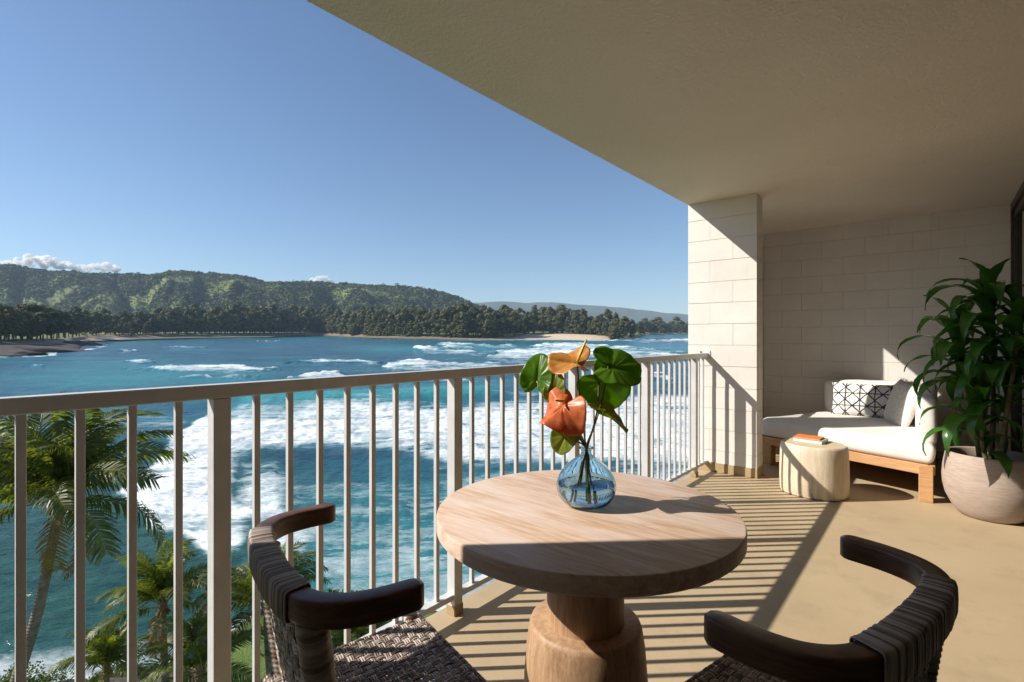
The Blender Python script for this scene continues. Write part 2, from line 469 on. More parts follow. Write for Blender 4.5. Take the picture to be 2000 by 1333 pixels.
def slab(name, x0, x1, y0, y1, z0, z1, mat):
    b = MB(); b.box(x0, x1, y0, y1, z0, z1)
    return structure(b.build(name, mat))
slab('floor', -1.69, 4.2, -2.3, 6.9, -0.24, 0.0, M['deck'])
slab('ceiling', X_OUT, 4.2, -2.3, 6.9, Z_CEIL, Z_CEIL + 0.24, M['ceiling'])

BW, BH, JT, VJ = 0.40, 0.1905, 0.0034, 0.0006
def block_wall(name, label, cat, x0, x1, y0, y1, faces, base=True, group=None):
    """a painted block wall; the core is the recessed mortar, each block a part proud of it"""
    t = thing(name, label, cat, ((x0 + x1) / 2, (y0 + y1) / 2, 0), 0, group)
    ox, oy = t.location.x, t.location.y
    rec = 0.005
    core = MB(); core.box(x0 - ox + rec, x1 - ox - rec, y0 - oy + rec, y1 - oy - rec, 0.002, Z_CEIL - 0.001)
    core.build('mortar_core', M['mortar'], t)
    along_x = (x1 - x0) > (y1 - y0)
    a0, a1 = (x0, x1) if along_x else (y0, y1)
    row = 0
    z = 0.0
    while z < Z_CEIL - 0.01:
        z1 = min(z + BH, Z_CEIL)
        s = a0 - (BW / 2 if row % 2 else 0.0)
        while s < a1 - 0.004:
            e0, e1 = max(s, a0), min(s + BW, a1)
            if e1 - e0 > 0.03:
                g0 = e0 + (VJ / 2 if e0 > a0 else 0); g1 = e1 - (VJ / 2 if e1 < a1 else 0)
                jz = random.uniform(-0.0006, 0.0006); jo = random.uniform(-0.0009, 0.0009)
                if along_x:
                    put_box('block', g0 - ox, g1 - ox, y0 - oy + jo, y1 - oy + jo, z + JT / 2 + jz, z1 - (JT / 2 if z1 < Z_CEIL else -0.004) + jz, M['block'], t, 0.0011)
                else:
                    put_box('block', x0 - ox + jo, x1 - ox + jo, g0 - oy, g1 - oy, z + JT / 2 + jz, z1 - (JT / 2 if z1 < Z_CEIL else -0.004) + jz, M['block'], t, 0.0011)
            s += BW
        z += BH; row += 1
    if base:
        p = 0.006
        put_box('base_strip', x0 - ox - p, x1 - ox + p, y0 - oy - p, y1 - oy + p, 0.0, 0.082, M['base'], t, 0.003)
    return t
block_wall('block_pillar', 'narrow white block pillar at the end of the railing, sun on its face', 'pillar', X_OUT, -1.19, 4.70, 4.885, None)
block_wall('block_pillar', 'white block pillar where the railing starts, beside the round table', 'pillar', X_OUT, -1.19, -0.322, -0.137, None)
block_wall('block_wall', 'cream block end wall behind the white daybed, mostly in shade', 'wall', -1.594, X_DOOR + 0.35, Y_END, Y_END + 0.19, None)
block_wall('block_wall', 'short block side wall closing the outer corner beyond the pillar', 'wall', X_OUT, -1.596, 5.50, Y_END + 0.19, None)
block_wall('block_wall', 'block end wall at the opposite end of the balcony from the daybed', 'wall', -1.594, X_DOOR + 0.35, Y_START - 0.19, Y_START, None)
block_wall('block_wall', 'short block side wall at the opposite outer corner from the daybed', 'wall', X_OUT, -1.596, Y_START - 0.19, -0.9, None)

# the room behind the glass
b = MB()
b.box(4.0, 4.2, -2.3, 6.9, 0.001, Z_CEIL - 0.001); structure(b.build('room_wall', M['room']))
b = MB(); b.box(X_DOOR + 0.36, 3.999, 6.6, 6.9, 0.001, Z_CEIL - 0.001); structure(b.build('room_wall', M['room']))
b = MB(); b.box(X_DOOR + 0.36, 3.999, -2.3, -1.9, 0.001, Z_CEIL - 0.001); structure(b.build('room_wall', M['room']))

# sliding doors along the inner side
door = thing('sliding_door', 'dark framed glass sliding doors along the inner side of the balcony', 'door', (X_DOOR, 2.35, 0))
oy = 2.35
put_box('head_track', 0.0, 0.12, Y_START - oy + 0.002, Y_END - oy - 0.002, Z_CEIL - 0.07, Z_CEIL - 0.002, M['door_frame'], door, 0.003)
put_box('sill_track', 0.0, 0.12, Y_START - oy + 0.002, Y_END - oy - 0.002, 0.001, 0.035, M['door_frame'], door, 0.003)
put_box('jamb', 0.0, 0.12, Y_END - oy - 0.062, Y_END - oy - 0.003, 0.036, Z_CEIL - 0.071, M['door_frame'], door, 0.003)
put_box('jamb', 0.0, 0.12, Y_START - oy + 0.003, Y_START - oy + 0.062, 0.036, Z_CEIL - 0.071, M['door_frame'], door, 0.003)
ys = np.linspace(Y_START + 0.065, Y_END - 0.065, 6)
for i in range(5):
    xo = 0.02 if i % 2 == 0 else 0.07
    y0, y1 = ys[i] - oy - (0.03 if i else 0), ys[i + 1] - oy + (0.03 if i < 4 else 0)
    fr = MB()
    for (a, c, z0, z1) in ((y0, y0 + 0.055, 0.038, 2.374), (y1 - 0.055, y1, 0.038, 2.374), (y0 + 0.056, y1 - 0.056, 0.038, 0.11), (y0 + 0.056, y1 - 0.056, 2.31, 2.374)):
        fr.box(xo, xo + 0.04, a, c, z0, z1)
    pf = fr.build('panel_frame', M['door_frame'], door)
    gl = MB(); gl.box(xo + 0.016, xo + 0.024, y0 + 0.05, y1 - 0.05, 0.105, 2.315)
    gl.build('pane', M['pane'], pf)

# railing: posts, square balusters, two rails
def railing(label, y0, y1, posts, ends):
    t = thing('balcony_railing', label, 'railing', (X_RAIL, y0, 0))
    L = y1 - y0
    put_box('top_rail', -0.025, 0.025, 0.004, L - 0.004, 1.030, 1.070, M['rail'], t, 0.003)
    put_box('bottom_rail', -0.02, 0.02, 0.004, L - 0.004, 0.070, 0.094, M['rail'], t, 0.002)
    for y in posts:
        p = put_box('post', -0.0245, 0.0245, y - y0 - 0.024, y - y0 + 0.024, 0.001, 1.029, M['rail'], t, 0.002)
        bt = put_box('post_boot', -0.028, 0.028, y - y0 - 0.0275, y - y0 + 0.0275, 0.0, 0.045, M['base'], t, 0.004)
    step = 0.9545 / 9
    k = int(math.floor((y0 - 0.598) / step)) + 1
    while True:
        y = 0.598 + k * step
        if y > y1 - 0.03: break
        if y > y0 + 0.03 and all(abs(y - q) > 0.05 for q in posts):
            put_box('baluster', -0.009, 0.009, y - y0 - 0.009, y - y0 + 0.009, 0.0945, 1.0295, M['rail'], t, 0.001)
        k += 1
    for e in ends:
        s = 1 if e > (y0 + y1) / 2 else -1
        q = put_box('wall_bracket', -0.055, 0.045, (e - y0) - (0.007 if s > 0 else 0.0) , (e - y0) + (0.0 if s > 0 else 0.007), 1.018, 1.092, M['rail'], t, 0.002)
        bo = MB(); bo.lathe([(0.0001, 0.009), (0.006, 0.008), (0.0085, 0.005), (0.0085, 0.0)], 6)
        bo.build('bolt', M['steel'], q, loc=(-0.035, -0.0035 * s, 0.024), rot=(R(90) * s, 0, 0))
    return t
railing('long painted metal balcony railing between the two block pillars', -0.137, 4.70, [0.598 + 0.9545 * k for k in range(5)], [-0.137, 4.70])
railing('short metal railing between the sunlit pillar and the outer corner wall', 4.885, 5.50, [], [])
railing('short metal railing beyond the pillar at the round table end', -0.9, -0.322, [], [])

# ------------------------------------------------------------------ round table
TX, TY = survey(0.197, 1.37).xy
t = thing('round_table', 'round pale wood pedestal table holding the blue glass vase', 'table', (TX, TY, 0))
b = MB(); RT = 0.396
b.lathe([(0.001, 0.705), (RT - 0.006, 0.705), (RT, 0.711), (RT, 0.744), (RT - 0.002, 0.7485), (RT - 0.006, 0.750), (0.001, 0.750)], 128)
o = b.build('tabletop', M['table'], t, True)
b = MB(); b.lathe([(0.103, 0.448), (0.103, 0.704)], 72); b.build('neck', M['pedestal'], t, True)
b = MB()
b.lathe([(0.001, 0.0), (0.150, 0.0), (0.156, 0.012), (0.163, 0.10), (0.166, 0.20), (0.164, 0.30), (0.157, 0.39), (0.150, 0.435), (0.146, 0.446), (0.140, 0.450), (0.001, 0.450)], 96)
b.build('drum_base', M['pedestal'], t, True)
for o in t.children:
    mod = o.modifiers.new('edge', 'EDGE_SPLIT'); mod.split_angle = R(40)

# ------------------------------------------------------------------ wicker chairs
def catmull(pts, n):
    P = [Vector(p) for p in pts]; P = [P[0] * 2 - P[1]] + P + [P[-1] * 2 - P[-2]]
    out = []
    for i in range(1, len(P) - 2):
        for k in range(n):
            u = k / n
            out.append(0.5 * ((2 * P[i]) + (P[i + 1] - P[i - 1]) * u + (2 * P[i - 1] - 5 * P[i] + 4 * P[i + 1] - P[i + 2]) * u * u + (3 * P[i] - P[i - 1] - 3 * P[i + 1] + P[i + 2]) * u ** 3))
    out.append(P[-2].copy())
    return out
def resample(pts, n):
    P = np.array([tuple(p) for p in pts]); s = np.r_[0, np.cumsum(np.linalg.norm(np.diff(P, axis=0), axis=1))]
    q = np.linspace(0, s[-1], n)
    return np.c_[[np.interp(q, s, P[:, k]) for k in range(P.shape[1])]].T, s[-1]

def woven(surf, ns, nt, parent, amp=0.0028, sub=3, rows_s=True, rows_t=True):
    """bands of three strands woven over and under each other on surf(s,t)->(point, normal); every band is a part"""
    def band(i, n_other, n_same, swap):
        b = MB()
        c = (i + 0.5) / n_same
        w = 0.86 / n_same
        K = n_other * sub
        for q in range(3):
            o = c + (q - 1) * w / 3.0
            mat = random.choice((0, 1, 1, 2, 2))
            base = len(b.v)
            h = random.uniform(-0.0004, 0.0004)
            for k in range(K + 1):
                a = k / K
                ph = math.cos(math.pi * (a * n_other - 0.5 + i))
                P0, N = surf(*((a, o) if not swap else (o, a)))
                P1, _ = surf(*((a, o + w / 6.2) if not swap else (o + w / 6.2, a)))
                side = P1 - P0
                off = N * (ph * (amp if not swap else -amp) + h)
                for (sx, sz) in ((-1, 0), (-0.45, 1), (0.45, 1), (1, 0), (0, -0.8)):
                    b.v.append(tuple(P0 + side * sx + off + N * (sz * 0.0019)))
            for k in range(K):
                for e in range(5):
                    b.f.append((base + k * 5 + e, base + k * 5 + (e + 1) % 5, base + (k + 1) * 5 + (e + 1) % 5, base + (k + 1) * 5 + e)); b.mi.append(mat)
        return b.build('weave_band', M['strands'], parent, True)
    if rows_s:
        for i in range(nt): band(i, ns, nt, False)
    if rows_t:
        for i in range(ns): band(i, nt, ns, True)

def make_chair(label):
    c = thing('wicker_armchair', label, 'chair', group='wicker armchairs at the round table')
    # local: +y forward, x sideways
    half = [(0.268, 0.185 - 0.21), (0.264, 0.10 - 0.21), (0.240, 0.035 - 0.21), (0.185, -0.006 - 0.21), (0.09, -0.021 - 0.21), (0.0, -0.0235 - 0.21)]
    plan = catmull([(x, y, 0) for x, y in half] + [(-x, y, 0) for x, y in half[-2::-1]], 10)
    P, Ltot = resample(plan, 90)
    ZT, W, H = 0.760, 0.042, 0.048
    def frame_at(P, i):
        T = Vector(P[min(i + 1, len(P) - 1)] - P[max(i - 1, 0)]).normalized()
        return T, Vector((T.y, -T.x, 0))
    # arm rail with rounded ends
    sec = []
    for k in range(20):
        a = 2 * math.pi * k / 20; e = 0.30
        sec.append((math.copysign(abs(math.cos(a)) ** e, math.cos(a)) * W / 2, math.copysign(abs(math.sin(a)) ** e, math.sin(a)) * H / 2))
    b = MB()
    n = len(P)
    for i in range(n):
        T, N = frame_at(P, i)
        dist = min(i, n - 1 - i) / (n - 1) * Ltot
        k = 1.0 if dist > 0.022 else 0.55 + 0.45 * math.sqrt(max(0, 1 - (1 - dist / 0.022) ** 2))
        for (x, z) in sec:
            b.v.append(tuple(Vector(P[i]) + N * x * k + Vector((0, 0, ZT - H / 2 + z * (0.75 + 0.25 * k)))))
    S = len(sec)
    for i in range(n - 1):
        for k in range(S):
            b.f.append((i * S + k, (i + 1) * S + k, (i + 1) * S + (k + 1) % S, i * S + (k + 1) % S)); b.mi.append(0)
    b.f.append(tuple(range(S))); b.mi.append(0); b.f.append(tuple((n - 1) * S + k for k in reversed(range(S)))); b.mi.append(0)
    b.build('arm_rail', M['dark_wood'], c, True)
    # wrapped middle of the rail: bands of three strands
    q0, q1 = 0.285, 0.715
    nb = 21
    wrap_w = (q1 - q0) * Ltot / nb
    for j in range(nb):
        b = MB()
        for q in range(3):
            s = q0 + (q1 - q0) * (j + (q + 0.5) / 3) / nb
            f = s * (n - 1); i = int(f); u = f - i
            C = Vector(P[i]) * (1 - u) + Vector(P[min(i + 1, n - 1)]) * u
            T, N = frame_at(P, i)
            m_ = random.choice((0, 1, 1, 2, 2))
            rw = wrap_w / 6.4
            base = len(b.v); lift = random.uniform(0.0, 0.0012)
            ring = [(x * (1 + 2 * (0.004 + lift) / W), z * (1 + 2 * (0.004 + lift) / H)) for x, z in sec]
            for (x, z) in ring:
                out = (N * x + Vector((0, 0, z))).normalized()
                pc = C + N * x + Vector((0, 0, ZT - H / 2 + z))
                for (a_, h_) in ((-1, 0), (-0.5, 1), (0.5, 1), (1, 0)):
                    b.v.append(tuple(pc + T * a_ * rw + out * (h_ * 0.0022 - 0.001)))
            for k in range(S):
                for e in range(3):
                    k2 = (k + 1) % S
                    b.f.append((base + k * 4 + e, base + k * 4 + e + 1, base + k2 * 4 + e + 1, base + k2 * 4 + e)); b.mi.append(m_)
        b.build('wrap_band', M['strands'], c, True)
    # woven back under the wrapped part
    ia, ib = int(q0 * (n - 1)), int(q1 * (n - 1)) + 1
    top = P[ia:ib + 1]
    Zb = 0.425
    bot = [Vector((p[0] * 0.86, p[1] + 0.055 - 0.10 * (abs(p[0]) / 0.2) ** 2 * 0.2, 0)) for p in top]
    def back_surf(s, tt):
        f = min(max(s, 0), 1) * (len(top) - 1); i = min(int(f), len(top) - 2); u = f - i
        A = Vector(top[i]) * (1 - u) + Vector(top[i + 1]) * u
        B = bot[i] * (1 - u) + bot[i + 1] * u
        p = A * (1 - tt) + B * tt; p.z = (ZT - 0.030) * (1 - tt) + Zb * tt
        T = (Vector(top[i + 1]) - Vector(top[i])).normalized(); N = Vector((T.y, -T.x, 0))
        if N.y > 0: N = -N
        return p, N
    back = obj('backrest', None, c)
    woven(back_surf, 12, 11, back, 0.0042)
    # wrapped side posts
    for sgn, end in ((1, 0), (-1, -1)):
        A = Vector(top[end]); B = bot[end]
        A = Vector((A.x + 0.022 * sgn, A.y + 0.016, ZT - H - 0.002)); B = Vector((B.x + 0.022 * sgn, B.y + 0.02, 0.36))
        pts, rad = [], []
        for k in range(30 * 3 + 1):
            u = k / 90
            pts.append(A * (1 - u) + B * u); rad.append(0.0265 + 0.0028 * abs(math.sin(math.pi * u * 30)))
        b = MB(); b.tube(pts, rad, 12, 0)
        for fi in range(len(b.mi)): b.mi[fi] = (0, 1, 0, 2, 0)[((fi // 12) // 3) % 5]
        b.build('wrapped_post', M['strands'], c, True)
        b = MB(); b.tube([B + Vector((0, 0, 0.02)), Vector((B.x * 1.06, B.y - 0.05, 0.0))], [0.019, 0.015], 12); b.build('leg', M['dark_wood'], c, True)
    # seat
    ZS = 0.41
    def seat_surf(s, tt):
        x = (s - 0.5) * 2; y = (tt - 0.5) * 2
        hw = 0.208 + 0.012 * y
        edge = max(0, (abs(x) - 0.93) / 0.07, (abs(y) - 0.93) / 0.07)
        z = ZS - 0.010 * (1 - x * x) * (1 - y * y) - 0.020 * min(edge, 1) ** 2
        return Vector((x * hw, y * 0.215 - 0.002, z)), Vector((0, 0, 1))
    seat = obj('seat', None, c)
    woven(seat_surf, 21, 21, seat, 0.0026)
    fr = MB()
    for (x0, x1, y0, y1) in ((-0.215, 0.215, 0.172, 0.206), (-0.19, 0.19, -0.214, -0.182), (-0.212, -0.178, -0.181, 0.171), (0.178, 0.212, -0.181, 0.171)):
        fr.box(x0, x1, y0, y1, 0.335, 0.392)
    fr.build('seat_frame', M['dark_wood'], c)
    for sx in (-1, 1):
        b = MB()
        x, y = sx * 0.222, 0.175
        b.tube([(x, y, 0.415), (x, y, 0.30), (x * 1.02, y + 0.01, 0.0)], [0.022, 0.021, 0.015], 12)
        b.build('leg', M['dark_wood'], c, True)
    return c

# an Empty may not hold mesh None parts: seat and backrest get a thin understructure mesh of their own
_obj_plain = obj
def obj(name, me, parent=None, loc=None, rot=None):
    if me is None:
        b = MB()
        if name == 'seat':
            for k in range(5):
                y = -0.15 + 0.075 * k
                b.box(-0.177, 0.177, y - 0.006, y + 0.006, 0.372, 0.384)
        else:
            for k in range(5):
                x = -0.11 + 0.055 * k
                yb = -0.231 + 0.028 * (x / 0.11) ** 2
                b.tube([(x, yb + 0.012, 0.702), (x * 0.88, yb + 0.062, 0.392)], 0.004, 6)
        me = b.mesh(name, M['dark_wood'], True)
    return _obj_plain(name, me, parent, loc, rot)

def copy_tree(o, parent=None):
    q = o.copy(); COL.objects.link(q); q.parent = parent
    for ch in list(o.children): copy_tree(ch, q)
    return q

def place_chair(c, a_back, bside, F):
    """F: facing in the survey frame (right, ahead)"""
    Fv = Vector(F).normalized(); Sv = Vector((Fv.y, -Fv.x))
    a = a_back + 0.21
    l, d = Fv.x * a + Sv.x * bside, Fv.y * a + Sv.y * bside
    p = survey(l, d); c.location = (p.x, p.y, 0)
    f = RGT * Fv.x + FWD * Fv.y
    c.rotation_euler = (0, 0, math.atan2(f.y, f.x) - R(90))

ch1 = make_chair('dark wicker armchair between the railing and the round table, sun patch on its seat')
ch2 = copy_tree(ch1)
ch2['label'] = 'dark wicker armchair on the open floor side of the round table, wholly in shade'
place_chair(ch1, 0.2296, -1.128, (0.811, 0.585))
place_chair(ch2, 0.289, 1.024, (-0.6, 0.8))
# ------------------------------------------------------------------ daybed
def cushion(name, poly, z0, z1, bev, mat, parent, puff=0.0, seg=5, sub=0):
    bm = bmesh.new()
    vs = [bm.verts.new((x, y, z0)) for x, y in poly]
    f = bm.faces.new(vs)
    if f.normal.z > 0: f.normal_flip()
    r = bmesh.ops.extrude_face_region(bm, geom=[f])
    bmesh.ops.translate(bm, vec=(0, 0, z1 - z0), verts=[v for v in r['geom'] if isinstance(v, bmesh.types.BMVert)])
    bmesh.ops.recalc_face_normals(bm, faces=bm.faces)
    bmesh.ops.bevel(bm, geom=bm.edges[:], offset=bev, segments=seg, profile=0.6, affect='EDGES')
    bmesh.ops.triangulate(bm, faces=[f for f in bm.faces if len(f.verts) > 4])
    for k in range(sub):
        bmesh.ops.subdivide_edges(bm, edges=[e for e in bm.edges if e.calc_length() > 0.05], cuts=1, use_grid_fill=True)
    cx = sum(p[0] for p in poly) / len(poly); cyy = sum(p[1] for p in poly) / len(poly)
    if puff:
        for v in bm.verts:
            k = math.sin(v.co.x * 7 + 1.3) * math.sin(v.co.y * 6 + 0.4) + 0.6 * math.sin(v.co.x * 15 + v.co.y * 11)
            if v.co.z > z1 - 0.03: v.co.z += puff * 0.35 * k
            n = v.normal
            v.co += n * puff * 0.25 * math.sin(v.co.z * 40 + v.co.x * 9)
    me = bpy.data.meshes.new(name); bm.to_mesh(me); bm.free()
    me.materials.append(mat)
    me.polygons.foreach_set('use_smooth', [True] * len(me.polygons))
    return obj(name, me, parent)

SX, SY = -0.6, 5.6
def rel(poly): return [(x - SX, y - SY) for x, y in poly]
sofa = thing('daybed', 'white cushioned daybed on a light wood frame in the sheltered corner', 'daybed', (SX, SY, 0))
cushion('seat_cushion', rel([(-0.012, 4.80), (-0.012, 6.20), (-0.95, 6.24), (-1.33, 5.46), (-1.31, 5.26)]), 0.272, 0.432, 0.066, M['canvas'], sofa, 0.014, 6, 2)
cushion('backrest', rel([(-0.135, 6.245), (-0.135, 6.50), (-0.93, 6.50), (-0.93, 6.245)]), 0.30, 0.775, 0.095, M['canvas'], sofa, 0.010, 6, 2)
cushion('armrest', rel([(0.0, 4.90), (0.0, 6.50), (-0.13, 6.50), (-0.13, 4.90)]), 0.40, 0.775, 0.058, M['canvas'], sofa, 0.008, 6, 2)
# frame rails of the base, one by one
fp = rel([(-0.03, 4.83), (-0.03, 6.46), (-0.95, 6.46), (-1.29, 5.46), (-1.27, 5.28)])
for i in range(5):
    (x0, y0), (x1, y1) = fp[i], fp[(i + 1) % 5]
    L = math.hypot(x1 - x0, y1 - y0)
    obj('frame_rail', bevel_box('frame_rail', L - 0.035, 0.035, 0.075, 0.003, M['teak']), sofa, ((x0 + x1) / 2, (y0 + y1) / 2, 0.2335), (0, 0, math.atan2(y1 - y0, x1 - x0)))
pl = MB(); q = [(x * 0.95, y * 0.95) for x, y in fp]
pl.add([(x, y, 0.258) for x, y in q] + [(x, y, 0.270) for x, y in q], [(4, 3, 2, 1, 0), (5, 6, 7, 8, 9)] + [(i, (i + 1) % 5, 5 + (i + 1) % 5, 5 + i) for i in range(5)])
pl.build('base_board', M['teak'], sofa)
for (x, y, a) in ((-0.065, 4.855, 0.0), (-0.065, 6.42, 0), (-0.93, 6.42, 0), (-1.24, 5.33, R(-18))):
    obj('leg', bevel_box('leg', 0.085, 0.085, 0.268, 0.004, M['teak']), sofa, (x - SX, y - SY, 0.134), (0, 0, a))

def pillow(name, label, w, h, th, mat, loc, rot, fringe=False):
    n, m_ = 26, 16
    V = []
    for s in (1, -1):
        for j in range(m_ + 1):
            for i in range(n + 1):
                x = 2 * i / n - 1; z = 2 * j / m_ - 1
                k = max(0, (1 - abs(x) ** 3.2)) ** 0.5 * max(0, (1 - abs(z) ** 3.2)) ** 0.5
                wr = 0.004 * math.sin(9 * x + 5 * z) * k
                pin = 1 - 0.035 * (1 - z * z) * abs(x) ** 2; pin2 = 1 - 0.06 * (1 - x * x) * abs(z) ** 2
                V.append((x * w / 2 * pin, s * (k * th / 2 + wr * 0.5 + 0.001), z * h / 2 * pin2))
    N = (n + 1) * (m_ + 1); F = []
    for s in range(2):
        for j in range(m_):
            for i in range(n):
                q = [s * N + j * (n + 1) + i, s * N + j * (n + 1) + i + 1, s * N + (j + 1) * (n + 1) + i + 1, s * N + (j + 1) * (n + 1) + i]
                F.append(tuple(q if s else q[::-1]))
    ring = [i for i in range(n + 1)] + [(j) * (n + 1) + n for j in range(1, m_ + 1)] + [m_ * (n + 1) + i for i in range(n - 1, -1, -1)] + [j * (n + 1) for j in range(m_ - 1, 0, -1)]
    for k in range(len(ring)):
        a, b2 = ring[k], ring[(k + 1) % len(ring)]
        F.append((a, b2, b2 + N, a + N))
    o = obj(name, mesh(name, V, F, mat, True), None, loc)
    o.rotation_euler = rot
    tag(o, label, 'pillow')
    if fringe:
        b = MB()
        for k in range(130):
            u = random.random() * 2 - 1; e = random.choice((0, 1, 2, 3))
            x, z = ((u, 1), (u, -1), (1, u), (-1, u))[e]
            p = Vector((x * w / 2 * 0.98, random.uniform(-0.006, 0.006), z * h / 2 * 0.97))
            dirv = Vector((x if e > 1 else 0, 0, z if e < 2 else 0)) * random.uniform(0.012, 0.03)
            b.tube([p, p + dirv * 0.6 + Vector((random.uniform(-.006, .006), random.uniform(-.008, .008), 0)), p + dirv + Vector((random.uniform(-.008, .008), random.uniform(-.012, .012), -0.006))], 0.0016, 4)
        stuff(b.build('fringe', M['fringe'], o))
    return o
pillow('lumbar_pillow', 'long pillow with a dark ink star lattice print, leaning on the daybed back', 0.66, 0.34, 0.15, M['shibori'], (-0.515, 6.135, 0.588), (R(-13), R(-1), R(-6)))
pillow('fringed_pillow', 'cream fringed pillow in the corner of the daybed, half behind the printed one', 0.44, 0.42, 0.14, M['fringe'], (-0.245, 5.80, 0.610), (R(-17), R(3), R(-68)), True)

# ------------------------------------------------------------------ stump table and books
st = thing('stump_table', 'peeled pale log stump used as a side table, two books on it', 'side table', (-0.742, 4.555, 0))
def wob(a, z): return 1 + 0.035 * math.cos(2 * a + 0.5) + 0.022 * math.cos(3 * a + 1.4) + 0.010 * math.cos(7 * a + z * 2) + 0.012 * math.sin(4 * a + z * 3)
b = MB()
b.lathe([(0.216, 0.006), (0.224, 0.03), (0.227, 0.12), (0.225, 0.22), (0.222, 0.32), (0.219, 0.370), (0.213, 0.383), (0.205, 0.388)], 90, 0, wob)
b.build('log', M['log'], st, True)
b = MB(); b.lathe([(0.205, 0.388), (0.12, 0.389), (0.0005, 0.3895)], 90, 0, wob); b.build('log_top', M['log_end'], st, True)
b = MB(); b.lathe([(0.20, 0.0), (0.206, 0.0065), (0.002, 0.0065)], 60, 0, wob); b.build('foot_pad', M['door_frame'], st)

def book(name, label, w, d, h, cover, z, loc, rz):
    t = thing(name, label, 'book', (loc[0], loc[1], z), rz)
    k = 0.0022
    c = MB()
    c.box(-w / 2, w / 2, -d / 2, d / 2, 0, k); c.box(-w / 2, w / 2, -d / 2, d / 2, h - k, h); c.box(-w / 2, -w / 2 + k, -d / 2, d / 2, k, h - k)
    c.build('cover', cover, t)
    p = MB(); p.box(-w / 2 + k, w / 2 - 0.004, -d / 2 + 0.004, d / 2 - 0.004, k, h - k); p.build('pages', M['paper'], t)
    return t
book('book', 'pale teal hardback lying under the orange book on the stump', 0.215, 0.165, 0.026, M['teal_cover'], 0.3902, (-0.772, 4.60), R(-8))
book('book', 'thin orange covered book lying on top of the teal one', 0.185, 0.140, 0.010, M['orange_cloth'], 0.4165, (-0.782, 4.604), R(-5))

# ------------------------------------------------------------------ potted dracaena
PX, PY = 0.275, 4.72
pot = thing('potted_plant', 'tall glossy dracaena in a round grey clay planter beside the daybed', 'plant', (PX, PY, 0))
b = MB()
b.lathe([(0.001, 0.0), (0.150, 0.0), (0.170, 0.010), (0.205, 0.06), (0.238, 0.13), (0.253, 0.20), (0.256, 0.26), (0.250, 0.33), (0.240, 0.39), (0.234, 0.418), (0.229, 0.426), (0.221, 0.426), (0.216, 0.416), (0.220, 0.37), (0.224, 0.34)], 96, 0,
        lambda a, z: 1 + 0.006 * math.sin(3 * a + 8 * z))
b.build('planter', M['clay'], pot, True)
b = MB(); b.lathe([(0.2235, 0.362), (0.15, 0.372), (0.06, 0.378), (0.001, 0.376)], 48); b.build('soil', M['soil'], pot, True)

def leaf_mesh(name, L, W, droop, mat, fold=0.25, n=12):
    """strap leaf leaving along +X, rising then arching over"""
    V, F = [], []
    x = z = 0.0; ang = R(52)
    for i in range(n + 1):
        u = i / n
        w = W * (0.42 + 1.15 * math.sin(math.pi * min(u * 0.92 + 0.08, 1)) ** 0.8) * (1 - u ** 5) / 1.5 + 0.0006
        up = Vector((-math.sin(ang), 0, math.cos(ang)))
        for s in (-1, -0.5, 0, 0.5, 1):
            rp = 0.004 * math.sin(u * 17 + s * 2)
            V.append((x + up.x * (abs(s) * fold * w * 0.5 + rp), s * w * 0.5 * (1 - 0.05 * fold), z + up.z * (abs(s) * fold * w * 0.5 + rp)))
        x += math.cos(ang) * L / n; z += math.sin(ang) * L / n
        ang -= droop / n * (0.6 + 1.1 * u)
    for i in range(n):
        for s in range(4):
            F.append((i * 5 + s, i * 5 + s + 1, (i + 1) * 5 + s + 1, (i + 1) * 5 + s))
    return mesh(name, V, F, mat, True)
leaf_kinds = [leaf_mesh('leaf', 0.44, 0.092, R(135), M['dracaena']), leaf_mesh('leaf', 0.50, 0.094, R(155), M['dracaena'], 0.35), leaf_mesh('leaf', 0.38, 0.098, R(122), M['dracaena'], 0.2),
              leaf_mesh('leaf', 0.52, 0.084, R(165), M['dracaena'], 0.3), leaf_mesh('leaf', 0.29, 0.074, R(62), M['dracaena'], 0.4)]
rnd = random.Random(21)
canes = [((0.00, -0.01), (0.01, 0.03), 1.52), ((-0.06, 0.03), (-0.17, 0.05), 1.25), ((0.05, 0.05), (0.14, 0.10), 1.05), ((-0.02, -0.06), (-0.06, -0.12), 0.86), ((0.06, -0.04), (0.12, -0.08), 1.36)]
for ci, ((x0, y0), (x1, y1), zt) in enumerate(canes):
    pts = []
    for k in range(9):
        u = k / 8
        pts.append((x0 + (x1 - x0) * u + 0.012 * math.sin(5 * u + ci), y0 + (y1 - y0) * u + 0.012 * math.cos(4 * u + ci), 0.35 + (zt - 0.35) * u))
    b = MB(); b.tube(pts, [0.016 - 0.005 * k / 8 for k in range(9)], 10); b.build('cane', M['cane'], pot, True)
    lo = zt - (0.62 if ci == 0 else 0.42)
    n = 32 if ci == 0 else 20
    for k in range(n):
        u = k / (n - 1)
        z = lo + (zt - lo) * u ** 0.85
        w = (z - 0.35) / (zt - 0.35) * 8; i = min(int(w), 7); f = w - i
        p = Vector(pts[i]) * (1 - f) + Vector(pts[i + 1]) * f
        az = k * 2.39996 + ci * 1.7 + rnd.uniform(-0.3, 0.3)
        # keep the foliage clear of the glass doors
        tilt = (0.42 - 0.95 * u) + rnd.uniform(-0.15, 0.15)
        kind = rnd.choice((0, 1, 2, 3)) if u < 0.9 else 4
        sc = rnd.uniform(0.82, 1.12)
        if math.cos(az) > 0.55: sc *= 0.62
        elif math.cos(az) < -0.2: sc *= 1.12
        o = obj('leaf', leaf_kinds[kind], pot, p)
        o.rotation_euler = Matrix.Rotation(az, 3, 'Z').to_4x4().to_3x3().__matmul__(Matrix.Rotation(tilt, 3, 'Y')).to_euler()
        o.scale = (sc, sc, sc)

